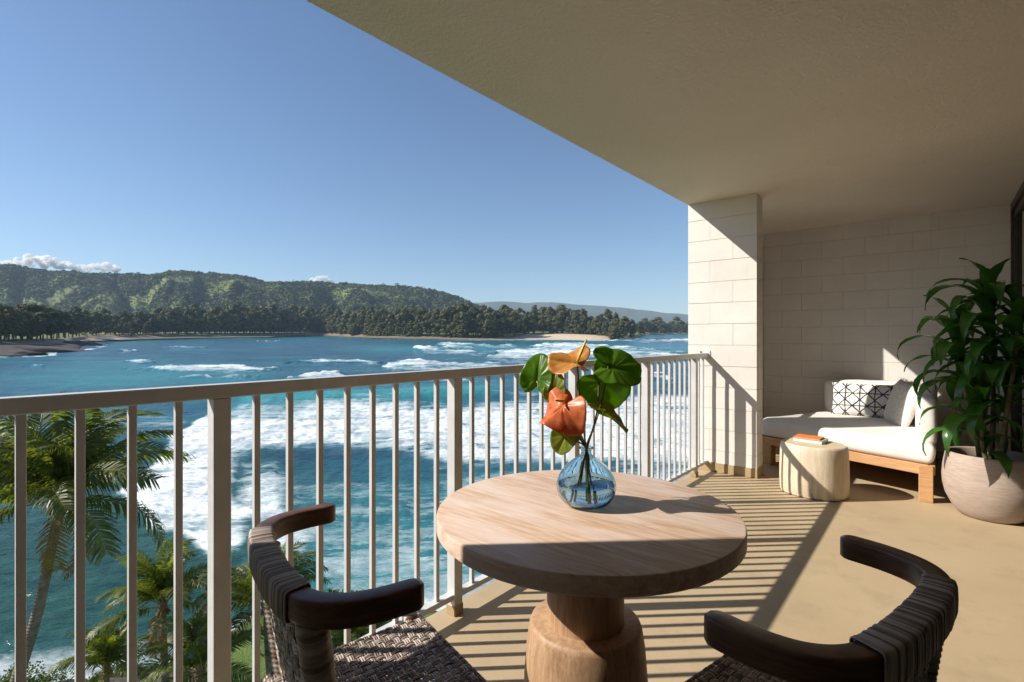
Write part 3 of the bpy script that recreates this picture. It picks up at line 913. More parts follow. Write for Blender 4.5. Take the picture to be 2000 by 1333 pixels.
# ------------------------------------------------------------------ vase and flowers
vp = survey(0.203, 1.392)
vase = thing('glass_vase', 'round pale blue glass bottle vase half filled with water', 'vase', (vp.x, vp.y, 0.7502))
outer = [(0.0005, 0.0005), (0.036, 0.0005), (0.050, 0.002), (0.064, 0.011), (0.075, 0.028), (0.0805, 0.048), (0.079, 0.066), (0.071, 0.085), (0.057, 0.104), (0.040, 0.119), (0.025, 0.1295), (0.0165, 0.1365), (0.0140, 0.1425), (0.0145, 0.149), (0.0185, 0.1525), (0.0200, 0.1555), (0.0185, 0.1585)]
def smooth_prof(pr, n=4):
    q = catmull([(r, z, 0) for r, z in pr], n); return [(max(p.x, 0.0004), p.y) for p in q]
op = smooth_prof(outer)
inner = [(0.0145, 0.1575), (0.0118, 0.152), (0.0112, 0.1425), (0.0135, 0.136), (0.022, 0.1275), (0.037, 0.1165), (0.0535, 0.102), (0.0675, 0.084), (0.0755, 0.066), (0.077, 0.048), (0.0715, 0.029), (0.060, 0.0135), (0.046, 0.0065), (0.020, 0.0055), (0.0005, 0.0055)]
ip = smooth_prof(inner)
vw = lambda a, z: 1 + 0.006 * math.sin(2 * a + 20 * z) * (z < 0.13)
b = MB(); b.lathe(op + ip, 72, 0, vw); b.build('glass_body', M['glass'], vase, True)
wl = 0.060
wp = [(r - 0.0006, z + 0.0006) for r, z in ip if z < wl - 0.003][::-1]
rl = np.interp(wl, [z for r, z in ip[::-1]], [r for r, z in ip[::-1]]) - 0.0006
b = MB(); b.lathe([(max(r, 0.0004), z) for r, z in wp] + [(rl, wl - 0.0004), (rl - 0.0012, wl), (0.0004, wl)], 72, 0, vw); b.build('water', M['vase_water'], vase, True)

def spathe(name, size, mat, parent, centre, tip, normal, cup=0.25, wave=0.06, asp=1.0, fold=0.0, seed=0):
    """heart shaped blade; `tip` points from the stalk to the tip, `normal` out of its face"""
    T = Vector(tip).normalized(); N = Vector(normal); N = (N - T * N.dot(T)).normalized(); S = T.cross(N)
    V, F = [], []
    nr, na = 10, 84
    th = 0.0004
    rings = []
    for side in (1, -1):
        for j in range(nr + 1):
            for k in range(na):
                a = 2 * math.pi * k / na
                # heart: notch at a = pi, point at a = 0
                r = 0.56 + 0.16 * math.cos(a) ** 3 * (math.cos(a) > 0) - 0.36 * max(0, math.cos(a - math.pi)) ** 7 + 0.05 * max(0, -math.cos(a)) ** 1 + 0.05 * abs(math.sin(a))
                rr = r * j / nr
                x = rr * math.cos(a) + 0.10; y = rr * math.sin(a) * asp
                z = cup * (y * y) - 0.28 * max(0, x) ** 2 - fold * x * x + wave * math.sin(3 * a + seed) * (j / nr) ** 2 - 0.05 * math.exp(-(y / 0.05) ** 2)
                z += 0.022 * math.sin(7 * a + seed) * (j / nr) ** 2 + 0.010 * math.sin(13 * a + 2 * seed) * (j / nr) - 0.014 * max(0, math.cos(7 * a)) ** 10 * (1 - 0.6 * j / nr) * (j > 0)
                V.append(tuple(Vector(centre) + (T * x + S * y + N * z) * size + N * side * th * (1 - 0.6 * (j / nr))))
    O = (nr + 1) * na
    for s in range(2):
        for j in range(nr):
            for k in range(na):
                q = (s * O + j * na + k, s * O + (j + 1) * na + k, s * O + (j + 1) * na + (k + 1) % na, s * O + j * na + (k + 1) % na)
                F.append(q if s == 0 else q[::-1])
    for k in range(na):
        F.append((nr * na + k, O + nr * na + k, O + nr * na + (k + 1) % na, nr * na + (k + 1) % na))
    return obj(name, mesh(name, V, F, mat, True), parent)

NECK = Vector((vp.x, vp.y, 0.9))
def fl(px, y, dd=0.0):
    """a spot in the bouquet, dd metres behind the vase's middle"""
    d = 1.392 + dd
    return survey((px - 1000) / FPX * d, d, EYE - (y - 661) / FPX * d)
def cf(r, f, u): return RGT * r + FWD * f + Vector((0, 0, u))     # a direction: right, ahead, up
def stem(name, parent, end, mat, r=0.0022, foot=(0.0, 0.0), sag=0.0, foot_z=0.02):
    end = Vector(end); nk = NECK + Vector((foot[0] * 0.10, foot[1] * 0.10, 0.006))
    bot = Vector((vp.x - foot[0], vp.y - foot[1], 0.7502 + foot_z))
    mid = (nk + end) / 2 + Vector((foot[0], foot[1], 0)) * 0.3 + Vector((0, 0, sag))
    pts = catmull([bot, (bot + nk) / 2, nk, mid, end], 6)
    b = MB(); b.tube([p - end for p in pts], r, 8)
    return b.build(name, mat, parent, True, loc=(0, 0, 0))
def flower(name, label, cat, base):
    return thing(name, label, cat, base)
def bloom(name, label, cat, size, mat, px, y, dd, tip, nrm, stem_mat, foot, spad=None, **kw):
    c = fl(px, y, dd)
    t = flower(name, label, cat, c)
    spathe('blade' if spad is None else 'spathe', size, mat, t, (0, 0, 0), tip, nrm, **kw)
    stem('stem', t, c, stem_mat, 0.0024, foot)
    if spad is not None:
        d = Vector(spad); b = MB(); n = Vector(nrm).normalized() * 0.003
        L = d.length
        b.tube([n, n + d * 0.35, n + d * 0.8, n + d * 0.97, n + d], [0.0035, 0.0040, 0.0030, 0.0020, 0.0006], 10)
        b.build('spadix', M['spadix'], t, True)
    return t
bloom('anthurium_flower', 'gold anthurium bloom topping the bouquet, its yellow spike upright', 'flower', 0.098, M['anth_gold'], 1127, 708, 0.005, cf(-0.95, 0.1, 0.12), cf(0.12, -0.62, 0.75), M['stem_green'], (0.004, -0.02), spad=cf(0.026, 0.0, 0.062), cup=0.45, wave=0.20, asp=0.85, seed=1.0)
bloom('anthurium_flower', 'red orange anthurium bloom low in the bouquet, lobes curling down', 'flower', 0.106, M['anth_red'], 1104, 786, -0.05, cf(-0.75, -0.20, -0.60), cf(-0.42, -0.60, 0.68), M['stem_green'], (-0.02, 0.022), spad=cf(-0.028, -0.02, 0.006), cup=-0.55, wave=0.26, asp=1.12, seed=2.2)
bloom('anthurium_leaf', 'deep green heart leaf standing out on the bouquet side toward the open sea', 'leaf', 0.098, M['anth_green'], 1048, 745, 0.03, cf(0.10, 0.1, 1.0), cf(-0.35, -0.9, 0.1), M['stem_green'], (-0.024, 0.002), cup=0.5, wave=0.04, asp=0.78, seed=0.4)
bloom('anthurium_leaf', 'broad bright green heart leaf high on the pillar side of the bouquet', 'leaf', 0.126, M['anth_green'], 1188, 716, -0.01, cf(1.0, 0.1, -0.12), cf(0.0, -0.80, 0.55), M['stem_brown'], (0.022, 0.008), cup=0.30, wave=0.05, asp=0.80, seed=3.0)
bloom('anthurium_leaf', 'darker green heart leaf tucked under the broad bright one', 'leaf', 0.128, M['anth_green'], 1170, 740, 0.05, cf(0.62, 0.0, -0.55), cf(-0.1, -0.95, 0.15), M['stem_brown'], (0.026, 0.018), cup=0.25, wave=0.05, asp=0.92, seed=4.1)
bloom('anthurium_leaf', 'olive green leaf hanging lowest, just above the vase neck', 'leaf', 0.078, M['anth_olive'], 1108, 846, -0.01, cf(-0.55, 0.0, -0.85), cf(-0.35, -0.85, 0.3), M['stem_green'], (-0.012, -0.018), cup=0.4, wave=0.05, asp=0.82, seed=5.0)
bloom('anthurium_leaf', 'narrow olive leaf seen edge on, its tip drooping toward the pillar', 'leaf', 0.112, M['anth_olive'], 1172, 800, -0.02, cf(0.90, -0.1, -0.42), cf(0.25, -0.25, 0.9), M['stem_green'], (0.012, -0.022), cup=0.7, wave=0.06, asp=0.55, seed=6.0)
bloom('anthurium_leaf', 'small green leaf behind the red orange bloom', 'leaf', 0.072, M['anth_olive'], 1084, 770, 0.0, cf(0.05, 0.0, 1.0), cf(-0.5, -0.8, 0.1), M['stem_green'], (-0.018, 0.012), cup=0.5, wave=0.05, asp=0.75, seed=7.0)
# ------------------------------------------------------------------ sea and coast, in the survey frame (l right, d ahead)
H_EYE = 17.0                      # the eye stands this high over the water at its foot
TILT = 0.019                      # the water climbs gently toward the far shore, as the picture shows it
def sea_z(d): return EYE - H_EYE + TILT * np.minimum(np.asarray(d, float), 1500.0)
def sea_d(y): return FPX * H_EYE / (y - 661 + FPX * TILT)          # how far out a spot on the water lies, from its dip below eye level
def to_world(l, d, z):
    l = np.asarray(l, float); d = np.asarray(d, float)
    return np.stack([RGT.x * l + FWD.x * d, RGT.y * l + FWD.y * d, np.broadcast_to(z, l.shape)], -1)

# far shoreline: bearing (in lens units) and distance
sh_b = np.array([-900, -400, -150, 0, 60, 100, 140, 172, 200, 260, 320, 400, 525, 625, 690, 750, 900, 1061, 1199, 1240, 1262, 1345, 1500, 1800, 2600], float)
sh_y = np.array([790, 730, 705, 692, 687.5, 683, 676, 668.5, 667, 665, 663, 661.5, 659.5, 656.5, 660, 662, 664.6, 663.8, 666, 663, 655, 653.5, 653, 653, 653], float)
sh_d = sea_d(sh_y)
def shore_d(b): return np.interp(b, sh_b, sh_d)

# near shore, below the balcony
ns_b = np.array([-1500, -300, 0, 90, 150, 260, 400, 450, 515, 650, 790, 900, 1200, 1800, 2600], float)
ns_d = np.array([21, 22.5, 23.4, 23.6, 23.9, 24.2, 24.9, 27.0, 29.6, 31.0, 30.0, 29.0, 27.5, 26, 24], float)

def soft_poly(b, y, poly, soft):
    """how deep inside a polygon, 0..1"""
    P = np.array(poly, float); n = len(P)
    inside = np.zeros(b.shape, bool); dist = np.full(b.shape, 1e9)
    for i in range(n):
        x0, y0 = P[i]; x1, y1 = P[(i + 1) % n]
        c = ((y0 > y) != (y1 > y)) & (b < (x1 - x0) * (y - y0) / (y1 - y0 + 1e-9) + x0)
        inside ^= c
        ex, ey = x1 - x0, y1 - y0
        t = np.clip(((b - x0) * ex + (y - y0) * ey) / (ex * ex + ey * ey + 1e-9), 0, 1)
        dist = np.minimum(dist, np.hypot(b - x0 - t * ex, y - y0 - t * ey))
    s = np.where(inside, dist, -dist)
    return sstep(-soft, soft, s)

def make_sea():
    nb, nd = 1050, 600
    bq = np.tan(np.linspace(math.atan(-2.6), math.atan(1.25), nb))            # bearings
    dq = np.exp(np.linspace(math.log(11.0), math.log(1750.0), nd))
    B, D = np.meshgrid(bq, dq, indexing='xy')
    Lx = B * D
    u = B * FPX + 1000                                                        # the survey's bearing units
    y = 661 + FPX * (H_EYE / D - TILT)
    W = to_world(Lx, D, 0.0)
    wx, wy = W[..., 0], W[..., 1]
    # broken-water density
    jx = (fbm(wx * 0.05, wy * 0.05, 3) - 0.5); jy = (fbm(wx * 0.05 + 40, wy * 0.05 + 9, 3) - 0.5)
    sc = np.clip((y - 640) / 260, 0.05, 1.3)
    uj = u + jx * 90 * sc; yj = y + jy * 50 * sc
    foam = np.zeros_like(u); jf = fbm(wx * 0.16 + 3, wy * 0.16, 4) - 0.5
    jx = jx + 0.35 * jf; jy = jy + 0.35 * (fbm(wx * 0.2 + 13, wy * 0.2 + 5, 4) - 0.5)
    def add(poly, soft, amt):
        nonlocal foam
        foam = np.maximum(foam, amt * soft_poly(uj, yj, poly, soft))
    add([(405, 806), (470, 801), (560, 797), (700, 782), (900, 792), (1100, 778), (1360, 760), (1700, 760), (1700, 905), (1360, 912), (1200, 908), (1040, 892), (900, 905), (780, 888), (640, 876), (540, 872), (478, 890), (470, 960), (520, 985), (545, 1010), (480, 1030), (452, 1090), (408, 1114), (372, 1090), (340, 1040), (286, 1032), (290, 990), (233, 958), (300, 895), (335, 862)], 26, 0.90)
    add([(404, 808), (336, 862), (300, 896), (236, 956), (292, 990), (288, 1030), (345, 1034), (376, 1086), (406, 1110), (440, 1050), (440, 900), (430, 830)], 9, 1.0)
    add([(470, 880), (560, 890), (590, 940), (560, 1000), (640, 1040), (600, 1110), (470, 1130)], 40, 0.80)
    add([(540, 905), (900, 915), (1360, 920), (1700, 920), (1700, 1060), (900, 1060), (700, 1040), (540, 1000)], 34, 0.52)
    add([(860, 905), (1360, 910), (1700, 910), (1700, 1050), (1000, 1050), (880, 980)], 26, 0.60)
    add([(560, 990), (900, 1000), (1000, 1040), (1000, 1110), (560, 1110)], 24, 0.56)
    add([(620, 1090), (900, 1080), (1360, 1040), (1700, 1040), (1700, 1330), (900, 1330), (640, 1200)], 22, 0.66)
    add([(-400, 800), (40, 806), (120, 836), (60, 880), (-20, 900), (-400, 930)], 20, 0.60)
    add([(180, 800), (400, 806), (330, 862), (240, 860)], 16, 0.52)
    add([(240, 860), (310, 870), (240, 950), (180, 930), (150, 880)], 16, 0.38)
    # separate breakers out in the bay: (from, to, y at crest, thickness)
    caps = [((262, 724), (420, 716), (540, 727), (430, 736), (330, 732)), ((330, 737), (470, 741), (560, 742), (440, 745)), ((236, 709), (300, 709), (300, 713), (240, 713)),
            ((566, 706), (740, 707), (742, 715), (640, 713)), ((572, 738), (640, 728), (652, 730), (690, 740), (690, 748), (580, 748)),
            ((756, 712), (790, 703), (900, 711), (1030, 716), (1030, 728), (900, 729), (760, 726)), ((818, 688), (830, 678), (862, 684), (980, 688), (1000, 696), (900, 694), (824, 693)),
            ((862, 678), (876, 672), (896, 677), (1010, 679), (1020, 684), (880, 683)), ((960, 700), (985, 686), (1060, 683), (1150, 686), (1330, 694), (1330, 702), (1100, 706), (1030, 712), (965, 708)),
            ((1040, 680), (1070, 672), (1120, 674), (1330, 688), (1330, 694), (1120, 688)), ((1195, 668), (1345, 664), (1500, 664), (1500, 672), (1345, 672), (1230, 671)),
            ((10, 701), (70, 703), (70, 706), (12, 705)), ((60, 714), (75, 716), (73, 719), (62, 718)), ((246, 686), (264, 686), (264, 690), (248, 690)), ((334, 680), (390, 681), (388, 684), (336, 683)),
            ((515, 667), (530, 667), (529, 670), (516, 670)), ((1240, 738), (1270, 730), (1345, 746), (1500, 746), (1500, 752), (1345, 752), (1280, 742)), ((640, 748), (700, 744), (900, 742), (900, 748), (700, 752))]
    lift = np.zeros_like(u); tear = fbm(u * 0.05, y * 0.42, 4) - 0.5; tear2 = fbm(u * 0.045 + 50, y * 0.38 + 9, 4) - 0.5
    for cp in caps:
        cu = [q[0] for q in cp]; cyv = [q[1] for q in cp]
        k = soft_poly(u + jx * 40 + tear * 70, y + jy * 10 + tear2 * 7, cp, 4.2)
        crest = np.exp(-((y - min(cyv) - 0.30 * (max(cyv) - min(cyv))) / (0.42 * (max(cyv) - min(cyv)) + 1.0)) ** 2)
        foam = np.maximum(foam, k * (0.42 + 0.46 * crest) * (0.62 + 0.75 * fbm(u * 0.028, y * 0.5, 4)))
        lift = np.maximum(lift, k * crest)
    # thin lace trailing off the breakers
    for (x0, x1, yy, hw, amt) in ((240, 560, 738, 12, 0.34), (560, 1000, 722, 12, 0.36), (760, 1340, 700, 16, 0.40), (700, 1340, 745, 16, 0.42), (130, 300, 706, 5, 0.34)):
        k = sstep(x0 - 60, x0 + 40, u) * (1 - sstep(x1 - 40, x1 + 60, u)) * np.exp(-((y - yy) / hw) ** 2)
        foam = np.maximum(foam, amt * k)
    # surf along both shores
    ds = shore_d(u)
    surf = np.exp(-((ds - D - 6 - 9 * fbm(wx * 0.03, wy * 0.03, 3)) / (7 + 0.012 * ds)) ** 2) * sstep(0.30, 0.55, fbm(wx * 0.012 + 7, wy * 0.012, 3) + 0.15)
    foam = np.maximum(foam, 0.95 * surf * (u < 1240))
    add([(-80, 697), (60, 692), (112, 688), (112, 692), (60, 697), (-80, 704)], 2.0, 0.92)
    add([(112, 690), (150, 680), (205, 671), (215, 675), (160, 686)], 2.0, 0.90)
    add([(100, 686), (130, 676), (170, 671), (200, 671), (196, 677), (120, 686)], 2.0, 0.95)
    dn = np.interp(u, ns_b, ns_d)
    nsurf = sstep(7.0, 0.4, D - dn) * (D > dn - 1.5)
    foam = np.maximum(foam, 0.66 * nsurf)
    foam = np.maximum(foam, 0.12 * fbm(wx * 0.01, wy * 0.01, 3))
    # lighter shallows
    sand = np.exp(-((ds - D) / (0.16 * ds)) ** 2) * 0.62
    cove = 0.95 * (1 - sstep(44, 96, D + 14 * (fbm(wx * 0.04, wy * 0.04, 3) - 0.5))) * (1 - 0.75 * sstep(420, 700, u))
    sand = np.maximum(sand, 0.55 * np.exp(-((y - 742) / 30) ** 2) * np.exp(-((u - 240) / 240) ** 2))
    sand = np.maximum(sand, 0.95 * np.exp(-((y - 783 + (u - 560) * 0.04) / 16) ** 2) * sstep(440, 500, u) * (1 - sstep(900, 1050, u)))
    sand = np.maximum(sand, 0.45 * np.exp(-((y - 682) / 8) ** 2) * sstep(640, 760, u))
    sand = np.maximum(sand, 0.55 * np.exp(-((y - 1120) / 110) ** 2) * sstep(440, 620, u))
    sand = np.clip(sand * (0.6 + 0.8 * fbm(wx * 0.02 + 3, wy * 0.02 + 8, 3)), 0, 1)
    # form: swell, chop and the raised white water
    along = wx * 0.80 + wy * 0.60; cross = -wx * 0.60 + wy * 0.80
    chop = (fbm(along * 0.20, cross * 0.09, 4) - 0.5) * 0.9 + (fbm(along * 0.75 + 31, cross * 0.42, 3) - 0.5) * 0.30
    damp = 0.35 + 0.65 * sstep(24, 70, D)
    z = sea_z(D) + chop * damp + (fbm(along * 0.03, cross * 0.012, 2) - 0.5) * 1.6 * sstep(50, 140, D)
    z += lift * (0.8 + 1.8 * fbm(wx * 0.06, wy * 0.06, 3)) * sstep(60, 200, D) * np.clip(D / 260, 0.3, 1.6)
    z += sstep(0.45, 0.9, foam) * (fbm(wx * 0.35, wy * 0.35, 4) - 0.35) * 0.6
    ridge = np.exp(-((y - 787 + (u - 560) * 0.03) / 14) ** 2) * sstep(430, 500, u) * (1 - sstep(1000, 1200, u))
    z += 2.0 * ridge
    V = to_world(Lx, D, z).reshape(-1, 3)
    i = np.arange(nd - 1)[:, None] * nb + np.arange(nb - 1)[None, :]
    Q = np.stack([i, i + 1, i + 1 + nb, i + nb], -1).reshape(-1, 4)
    me = fast_mesh('sea', V, Q, SEA, True)
    for nm, arr in (('foam', foam), ('shallow', sand), ('cove', cove)):
        at = me.attributes.new(nm, 'FLOAT', 'POINT'); at.data.foreach_set('value', arr.astype(np.float32).ravel())
    o = obj('sea', me)
    structure(o)
    return o

m = Mat('sea_water')
TURN = YAW + R(6)
fa = m.n('Attribute', attribute_name='foam').outputs['Fac']; sh = m.n('Attribute', attribute_name='shallow').outputs['Fac']; gn = m.n('Attribute', attribute_name='cove').outputs['Fac']
deep = m.ramp(m.noise(m.streak(60, 16, TURN), 1.0, 5), [(0.32, (0.003, 0.038, 0.078)), (0.5, (0.007, 0.078, 0.120)), (0.68, (0.014, 0.150, 0.182))])
wc = m.mix(sh, deep, (0.035, 0.29, 0.30))
wc = m.mix(gn, wc, m.ramp(m.noise(m.streak(2.4, 1.3, TURN), 1.0, 5), [(0.3, (0.004, 0.034, 0.026)), (0.7, (0.022, 0.090, 0.062))]))
n1 = m.noise(m.streak(13, 4.2, TURN), 1.0, 9, 0.68, 1.1)
n2 = m.noise(m.streak(1.5, 0.55, TURN), 1.0, 6, 0.70, 0.8)
n3 = m.noise(m.streak(46, 9, TURN), 1.0, 4, 0.6, 0.6)
lace = m.math('SUBTRACT', 1.0, m.math('ABSOLUTE', m.math('MULTIPLY_ADD', n1, 6.0, -3.0)), clamp=True)
raw = m.math('ADD', m.math('ADD', m.math('MULTIPLY', n1, 0.46), m.math('MULTIPLY', n2, 0.18)), m.math('MULTIPLY', n3, 0.36))
nn = m.math('MULTIPLY_ADD', m.math('SUBTRACT', raw, 0.5), 3.1, 0.5)
nn = m.math('ADD', m.math('MULTIPLY', nn, 0.82), m.math('MULTIPLY', lace, 0.18))
thr = m.math('SUBTRACT', 1.06, m.math('MULTIPLY', fa, 1.06))
fo = m.math('DIVIDE', m.math('SUBTRACT', nn, thr), 0.56, clamp=True)
fo = m.math('MULTIPLY', fo, m.math('MULTIPLY', fa, 3.0, clamp=True), clamp=True)
halo = m.math('MULTIPLY', m.math('DIVIDE', m.math('SUBTRACT', nn, m.math('SUBTRACT', thr, 0.40)), 0.6, clamp=True), m.math('MULTIPLY', fa, 1.2, clamp=True), clamp=True)
wc = m.mix(m.math('MULTIPLY', halo, 0.5), wc, (0.10, 0.31, 0.34))
white = m.ramp(n2, [(0.34, (0.58, 0.68, 0.71)), (0.52, (0.86, 0.88, 0.88))])  # foam white, with bluish shadowing between the clumps mixed into its colour
col = m.mix(fo, wc, white)
nr = m.bump(m.noise(m.streak(2.2, 0.9, TURN), 1.0, 5, 0.58), 0.85, 0.42)
nr = m.bump(m.noise(m.streak(0.55, 0.28, TURN), 1.0, 3, 0.5), 0.35, 0.05, nr)
rg = m.math('MULTIPLY_ADD', fo, 0.6, 0.2)
SEA = m.set(col, rg, nr); m.p.inputs['IOR'].default_value = 1.33
make_sea()

# sea bed and lawn below the balcony
def make_near_ground():
    nb, nd = 260, 90
    bq = np.tan(np.linspace(math.atan(-2.7), math.atan(1.4), nb)); u = bq * FPX + 1000
    dn = np.interp(u, ns_b, ns_d)
    rows = np.linspace(0, 1, nd)
    D = 2.0 + rows[:, None] * (dn[None, :] + 3.0 - 2.0)
    Lx = bq[None, :] * D
    W = to_world(Lx, D, 0.0); wx, wy = W[..., 0], W[..., 1]
    e = dn[None, :] - D
    h = -0.9 + 3.4 * sstep(-2.5, 4.5, e + 1.6 * (fbm(wx * 0.5, wy * 0.5, 3) - 0.5)) + 0.25 * fbm(wx * 0.4, wy * 0.4, 4)
    z = sea_z(D) + h + 0.35 * (fbm(wx * 1.3, wy * 1.3, 3) - 0.5) * sstep(6, 1, e)
    V = to_world(Lx, D, z).reshape(-1, 3)
    i = np.arange(nd - 1)[:, None] * nb + np.arange(nb - 1)[None, :]
    Q = np.stack([i, i + 1, i + 1 + nb, i + nb], -1).reshape(-1, 4)
    me = fast_mesh('lawn', V, Q, LAWN, True)
    at = me.attributes.new('edge', 'FLOAT', 'POINT'); at.data.foreach_set('value', np.clip(e / 8, 0, 1).astype(np.float32).ravel())
    structure(obj('lawn', me))
m = Mat('shore_grass'); v = m.world()
ed = m.n('Attribute', attribute_name='edge').outputs['Fac']
gr = m.ramp(m.noise(v, 1.2, 6), [(0.3, (0.06, 0.115, 0.016)), (0.7, (0.13, 0.19, 0.035))])
rk = m.ramp(m.noise(v, 2.5, 6), [(0.3, (0.02, 0.016, 0.012)), (0.7, (0.11, 0.085, 0.06))])
k = m.math('ADD', ed, m.math('MULTIPLY_ADD', m.noise(v, 0.6, 4), 0.5, -0.25))
LAWN = m.set(m.mix(m.ramp(k, [(0.40, (0, 0, 0)), (0.52, (1, 1, 1))]), rk, gr), 0.9, m.bump(m.noise(v, 9, 5), 0.8, 0.08))
make_near_ground()

# far land: beach, wooded flat, hills
sky_b = np.array([-900, -400, 0, 60, 130, 200, 290, 380, 440, 480, 520, 560, 600, 640, 700, 750, 800, 850, 880, 920, 950, 1000, 1100, 1300, 2600], float)
sky_y = np.array([505, 508, 519, 523, 527, 534, 534, 530, 534, 540, 550, 549, 551, 553, 553, 554, 559, 567, 576, 590, 600, 618, 636, 646, 650], float)
R0, R1 = 1430.0, 2350.0
def land_height(u, D):
    """height over the water plane"""
    ds = shore_d(u)
    e = D - ds
    wx = (u - 1000) / FPX * D
    beach = -1.5 + 1.5 * sstep(-25, 0, e) + 4.2 * sstep(0, 60, e) + 1.2 * sstep(60, 200, e) + 3.6 * np.exp(-((u - 1095) / 95) ** 2) * sstep(5, 105, e)
    base_z = sea_z(D)
    ztop = EYE + (661 - np.interp(u, sky_b, sky_y)) / FPX * R1 - 14.0
    rise = np.maximum(ztop - sea_z(R1), 0)
    uu = u + 55 * (fbm(wx * 0.004, D * 0.002, 3) - 0.5)
    t = np.clip((D - R0 - 120 * (fbm(uu * 0.012, D * 0.0015, 2) - 0.5)) / (R1 - R0), 0, 1.6)
    prof = np.where(t < 1, sstep(-0.05, 1.0, t) ** 0.9, 1 - 0.5 * (t - 1))
    gul = np.abs(fbm(uu * 0.011 + 3.1, D * 0.0007, 3) - 0.5) * 2
    gul2 = np.abs(fbm(uu * 0.035 + 9, D * 0.0022 + 4, 3) - 0.5) * 2
    cut = np.clip(4 * t * (1 - t), 0, 1)
    h = rise * prof * (1 - cut * (0.46 * (1 - gul) ** 2 + 0.15 * (1 - gul2) ** 2))
    h += 9 * (fbm(wx * 0.012, D * 0.012, 4) - 0.5) * np.clip(t * 3, 0, 1)
    return beach + np.maximum(h, 0)
def make_land():
    nb, nd = 620, 300
    u = np.linspace(-900, 2300, nb)
    ds = shore_d(u)
    t = np.linspace(0, 1, nd)
    start = ds - 22
    near = start[None, :] + (R0 - 60 - start[None, :]).clip(60) * (t[:, None] / 0.4) ** 1.6
    far = (np.maximum(R0 - 60, start + 60))[None, :] + (3300 - R0) * ((t[:, None] - 0.4) / 0.6).clip(0)
    D = np.where(t[:, None] <= 0.4, near, far)
    U = np.broadcast_to(u, D.shape)
    h = land_height(U, D)
    V = to_world((U - 1000) / FPX * D, D, sea_z(D) + h).reshape(-1, 3)
    i = np.arange(nd - 1)[:, None] * nb + np.arange(nb - 1)[None, :]
    Q = np.stack([i, i + 1, i + 1 + nb, i + nb], -1).reshape(-1, 4)
    me = fast_mesh('hills', V, Q, LAND, True)
    e = (D - ds[None, :])
    at = me.attributes.new('inland', 'FLOAT', 'POINT'); at.data.foreach_set('value', e.astype(np.float32).ravel())
    sand_k = np.exp(-((U - 1090) / 110) ** 2) + 0.75 * np.exp(-((U - 215) / 26) ** 2) + 0.35 * np.exp(-((U - 110) / 60) ** 2) + 0.45 * np.exp(-((U - 1310) / 40) ** 2) + 0.25
    at = me.attributes.new('sandy', 'FLOAT', 'POINT'); at.data.foreach_set('value', np.clip(sand_k, 0, 1).astype(np.float32).ravel())
    structure(obj('hills', me))
m = Mat('far_land'); v = m.world()
inl = m.n('Attribute', attribute_name='inland').outputs['Fac']; sd = m.n('Attribute', attribute_name='sandy').outputs['Fac']
nz = m.noise(v, 0.05, 5)
sand = m.mix(sd, m.ramp(nz, [(0.35, (0.045, 0.035, 0.027)), (0.7, (0.16, 0.115, 0.08))]), m.ramp(m.noise(v, 0.02, 3), [(0.3, (0.52, 0.40, 0.27)), (0.7, (0.60, 0.48, 0.34))]))
grass = m.ramp(m.noise(v, 0.006, 5, 0.6), [(0.36, (0.04, 0.055, 0.014)), (0.50, (0.10, 0.13, 0.026)), (0.64, (0.17, 0.20, 0.042)), (0.8, (0.22, 0.20, 0.07))])
wet = m.math('DIVIDE', m.math('ADD', inl, m.math('MULTIPLY_ADD', nz, 16, -4)), 9, clamp=True)
sand = m.mix(wet, m.mix(0.5, sand, (0.10, 0.075, 0.05)), sand)
g = m.math('DIVIDE', m.math('SUBTRACT', m.math('ADD', inl, m.math('MULTIPLY_ADD', nz, 30, -15)), m.math('MULTIPLY_ADD', sd, 62, 26)), 14, clamp=True)
LAND = m.set(m.mix(g, sand, grass), 0.95, m.bump(m.noise(v, 0.12, 4), 0.6, 2.0))
make_land()

def ground_z(u, d): return float(sea_z(d) + land_height(np.array([u], float), np.array([d], float))[0])

# dark rock shelves on the water's edge
def boulder_mesh(seed, flat=0.55):
    r_ = random.Random(seed)
    bm = bmesh.new(); bmesh.ops.create_icosphere(bm, subdivisions=3, radius=1)
    ox, oy = r_.random() * 50, r_.random() * 50
    for v_ in bm.verts:
        c = v_.co
        n_ = float(fbm(np.array([c.x * 1.3 + ox + c.z]), np.array([c.y * 1.3 + oy - c.z * 0.7]), 4)[0])
        v_.co = c * (0.62 + 0.8 * n_); v_.co.z *= flat
    me = bpy.data.meshes.new('rock'); bm.to_mesh(me); bm.free(); me.materials.append(M['rock'])
    return me
rocks = [boulder_mesh(s) for s in (1, 2, 3)]
shelf = [boulder_mesh(s, 0.16) for s in (5, 6)]
rs = random.Random(4)
for (u, off, sx, sz, lab) in ((40, -7, 36, 26, 'low black lava shelf off the wooded point, surf on its edge'), (95, -6, 34, 25, 'low black lava shelf off the wooded point, surf on its edge'), (140, -7, 30, 24, 'low black lava shelf off the wooded point, surf on its edge'), (-20, -6, 36, 25, 'low black lava shelf off the wooded point, surf on its edge')):
    d = float(shore_d(u)) + off
    o = obj('rock', rs.choice(shelf), None, survey((u - 1000) / FPX * d, d, float(sea_z(d)) + 0.6), (0, 0, rs.uniform(0, 6)))
    o.scale = (sx, sx * 0.6, sz); tag(o, lab, 'rock', 'black shelves off the wooded point')
for (u, dd, s) in ((1205, -14, 15), (1225, -24, 17), (1250, -34, 16), (1276, -6, 17), (1296, 0, 15)):
    d = sea_d(664.5) + dd * 1.5
    o = obj('rock', rs.choice(shelf), None, survey((u - 1000) / FPX * d, d, float(sea_z(d)) + 0.35), (0, 0, rs.uniform(0, 6)))
    o.scale = (s, s * 0.7, s * 0.6); tag(o, 'flat dark reef rock awash off the end of the pale beach', 'rock', 'reef rocks off the pale beach')
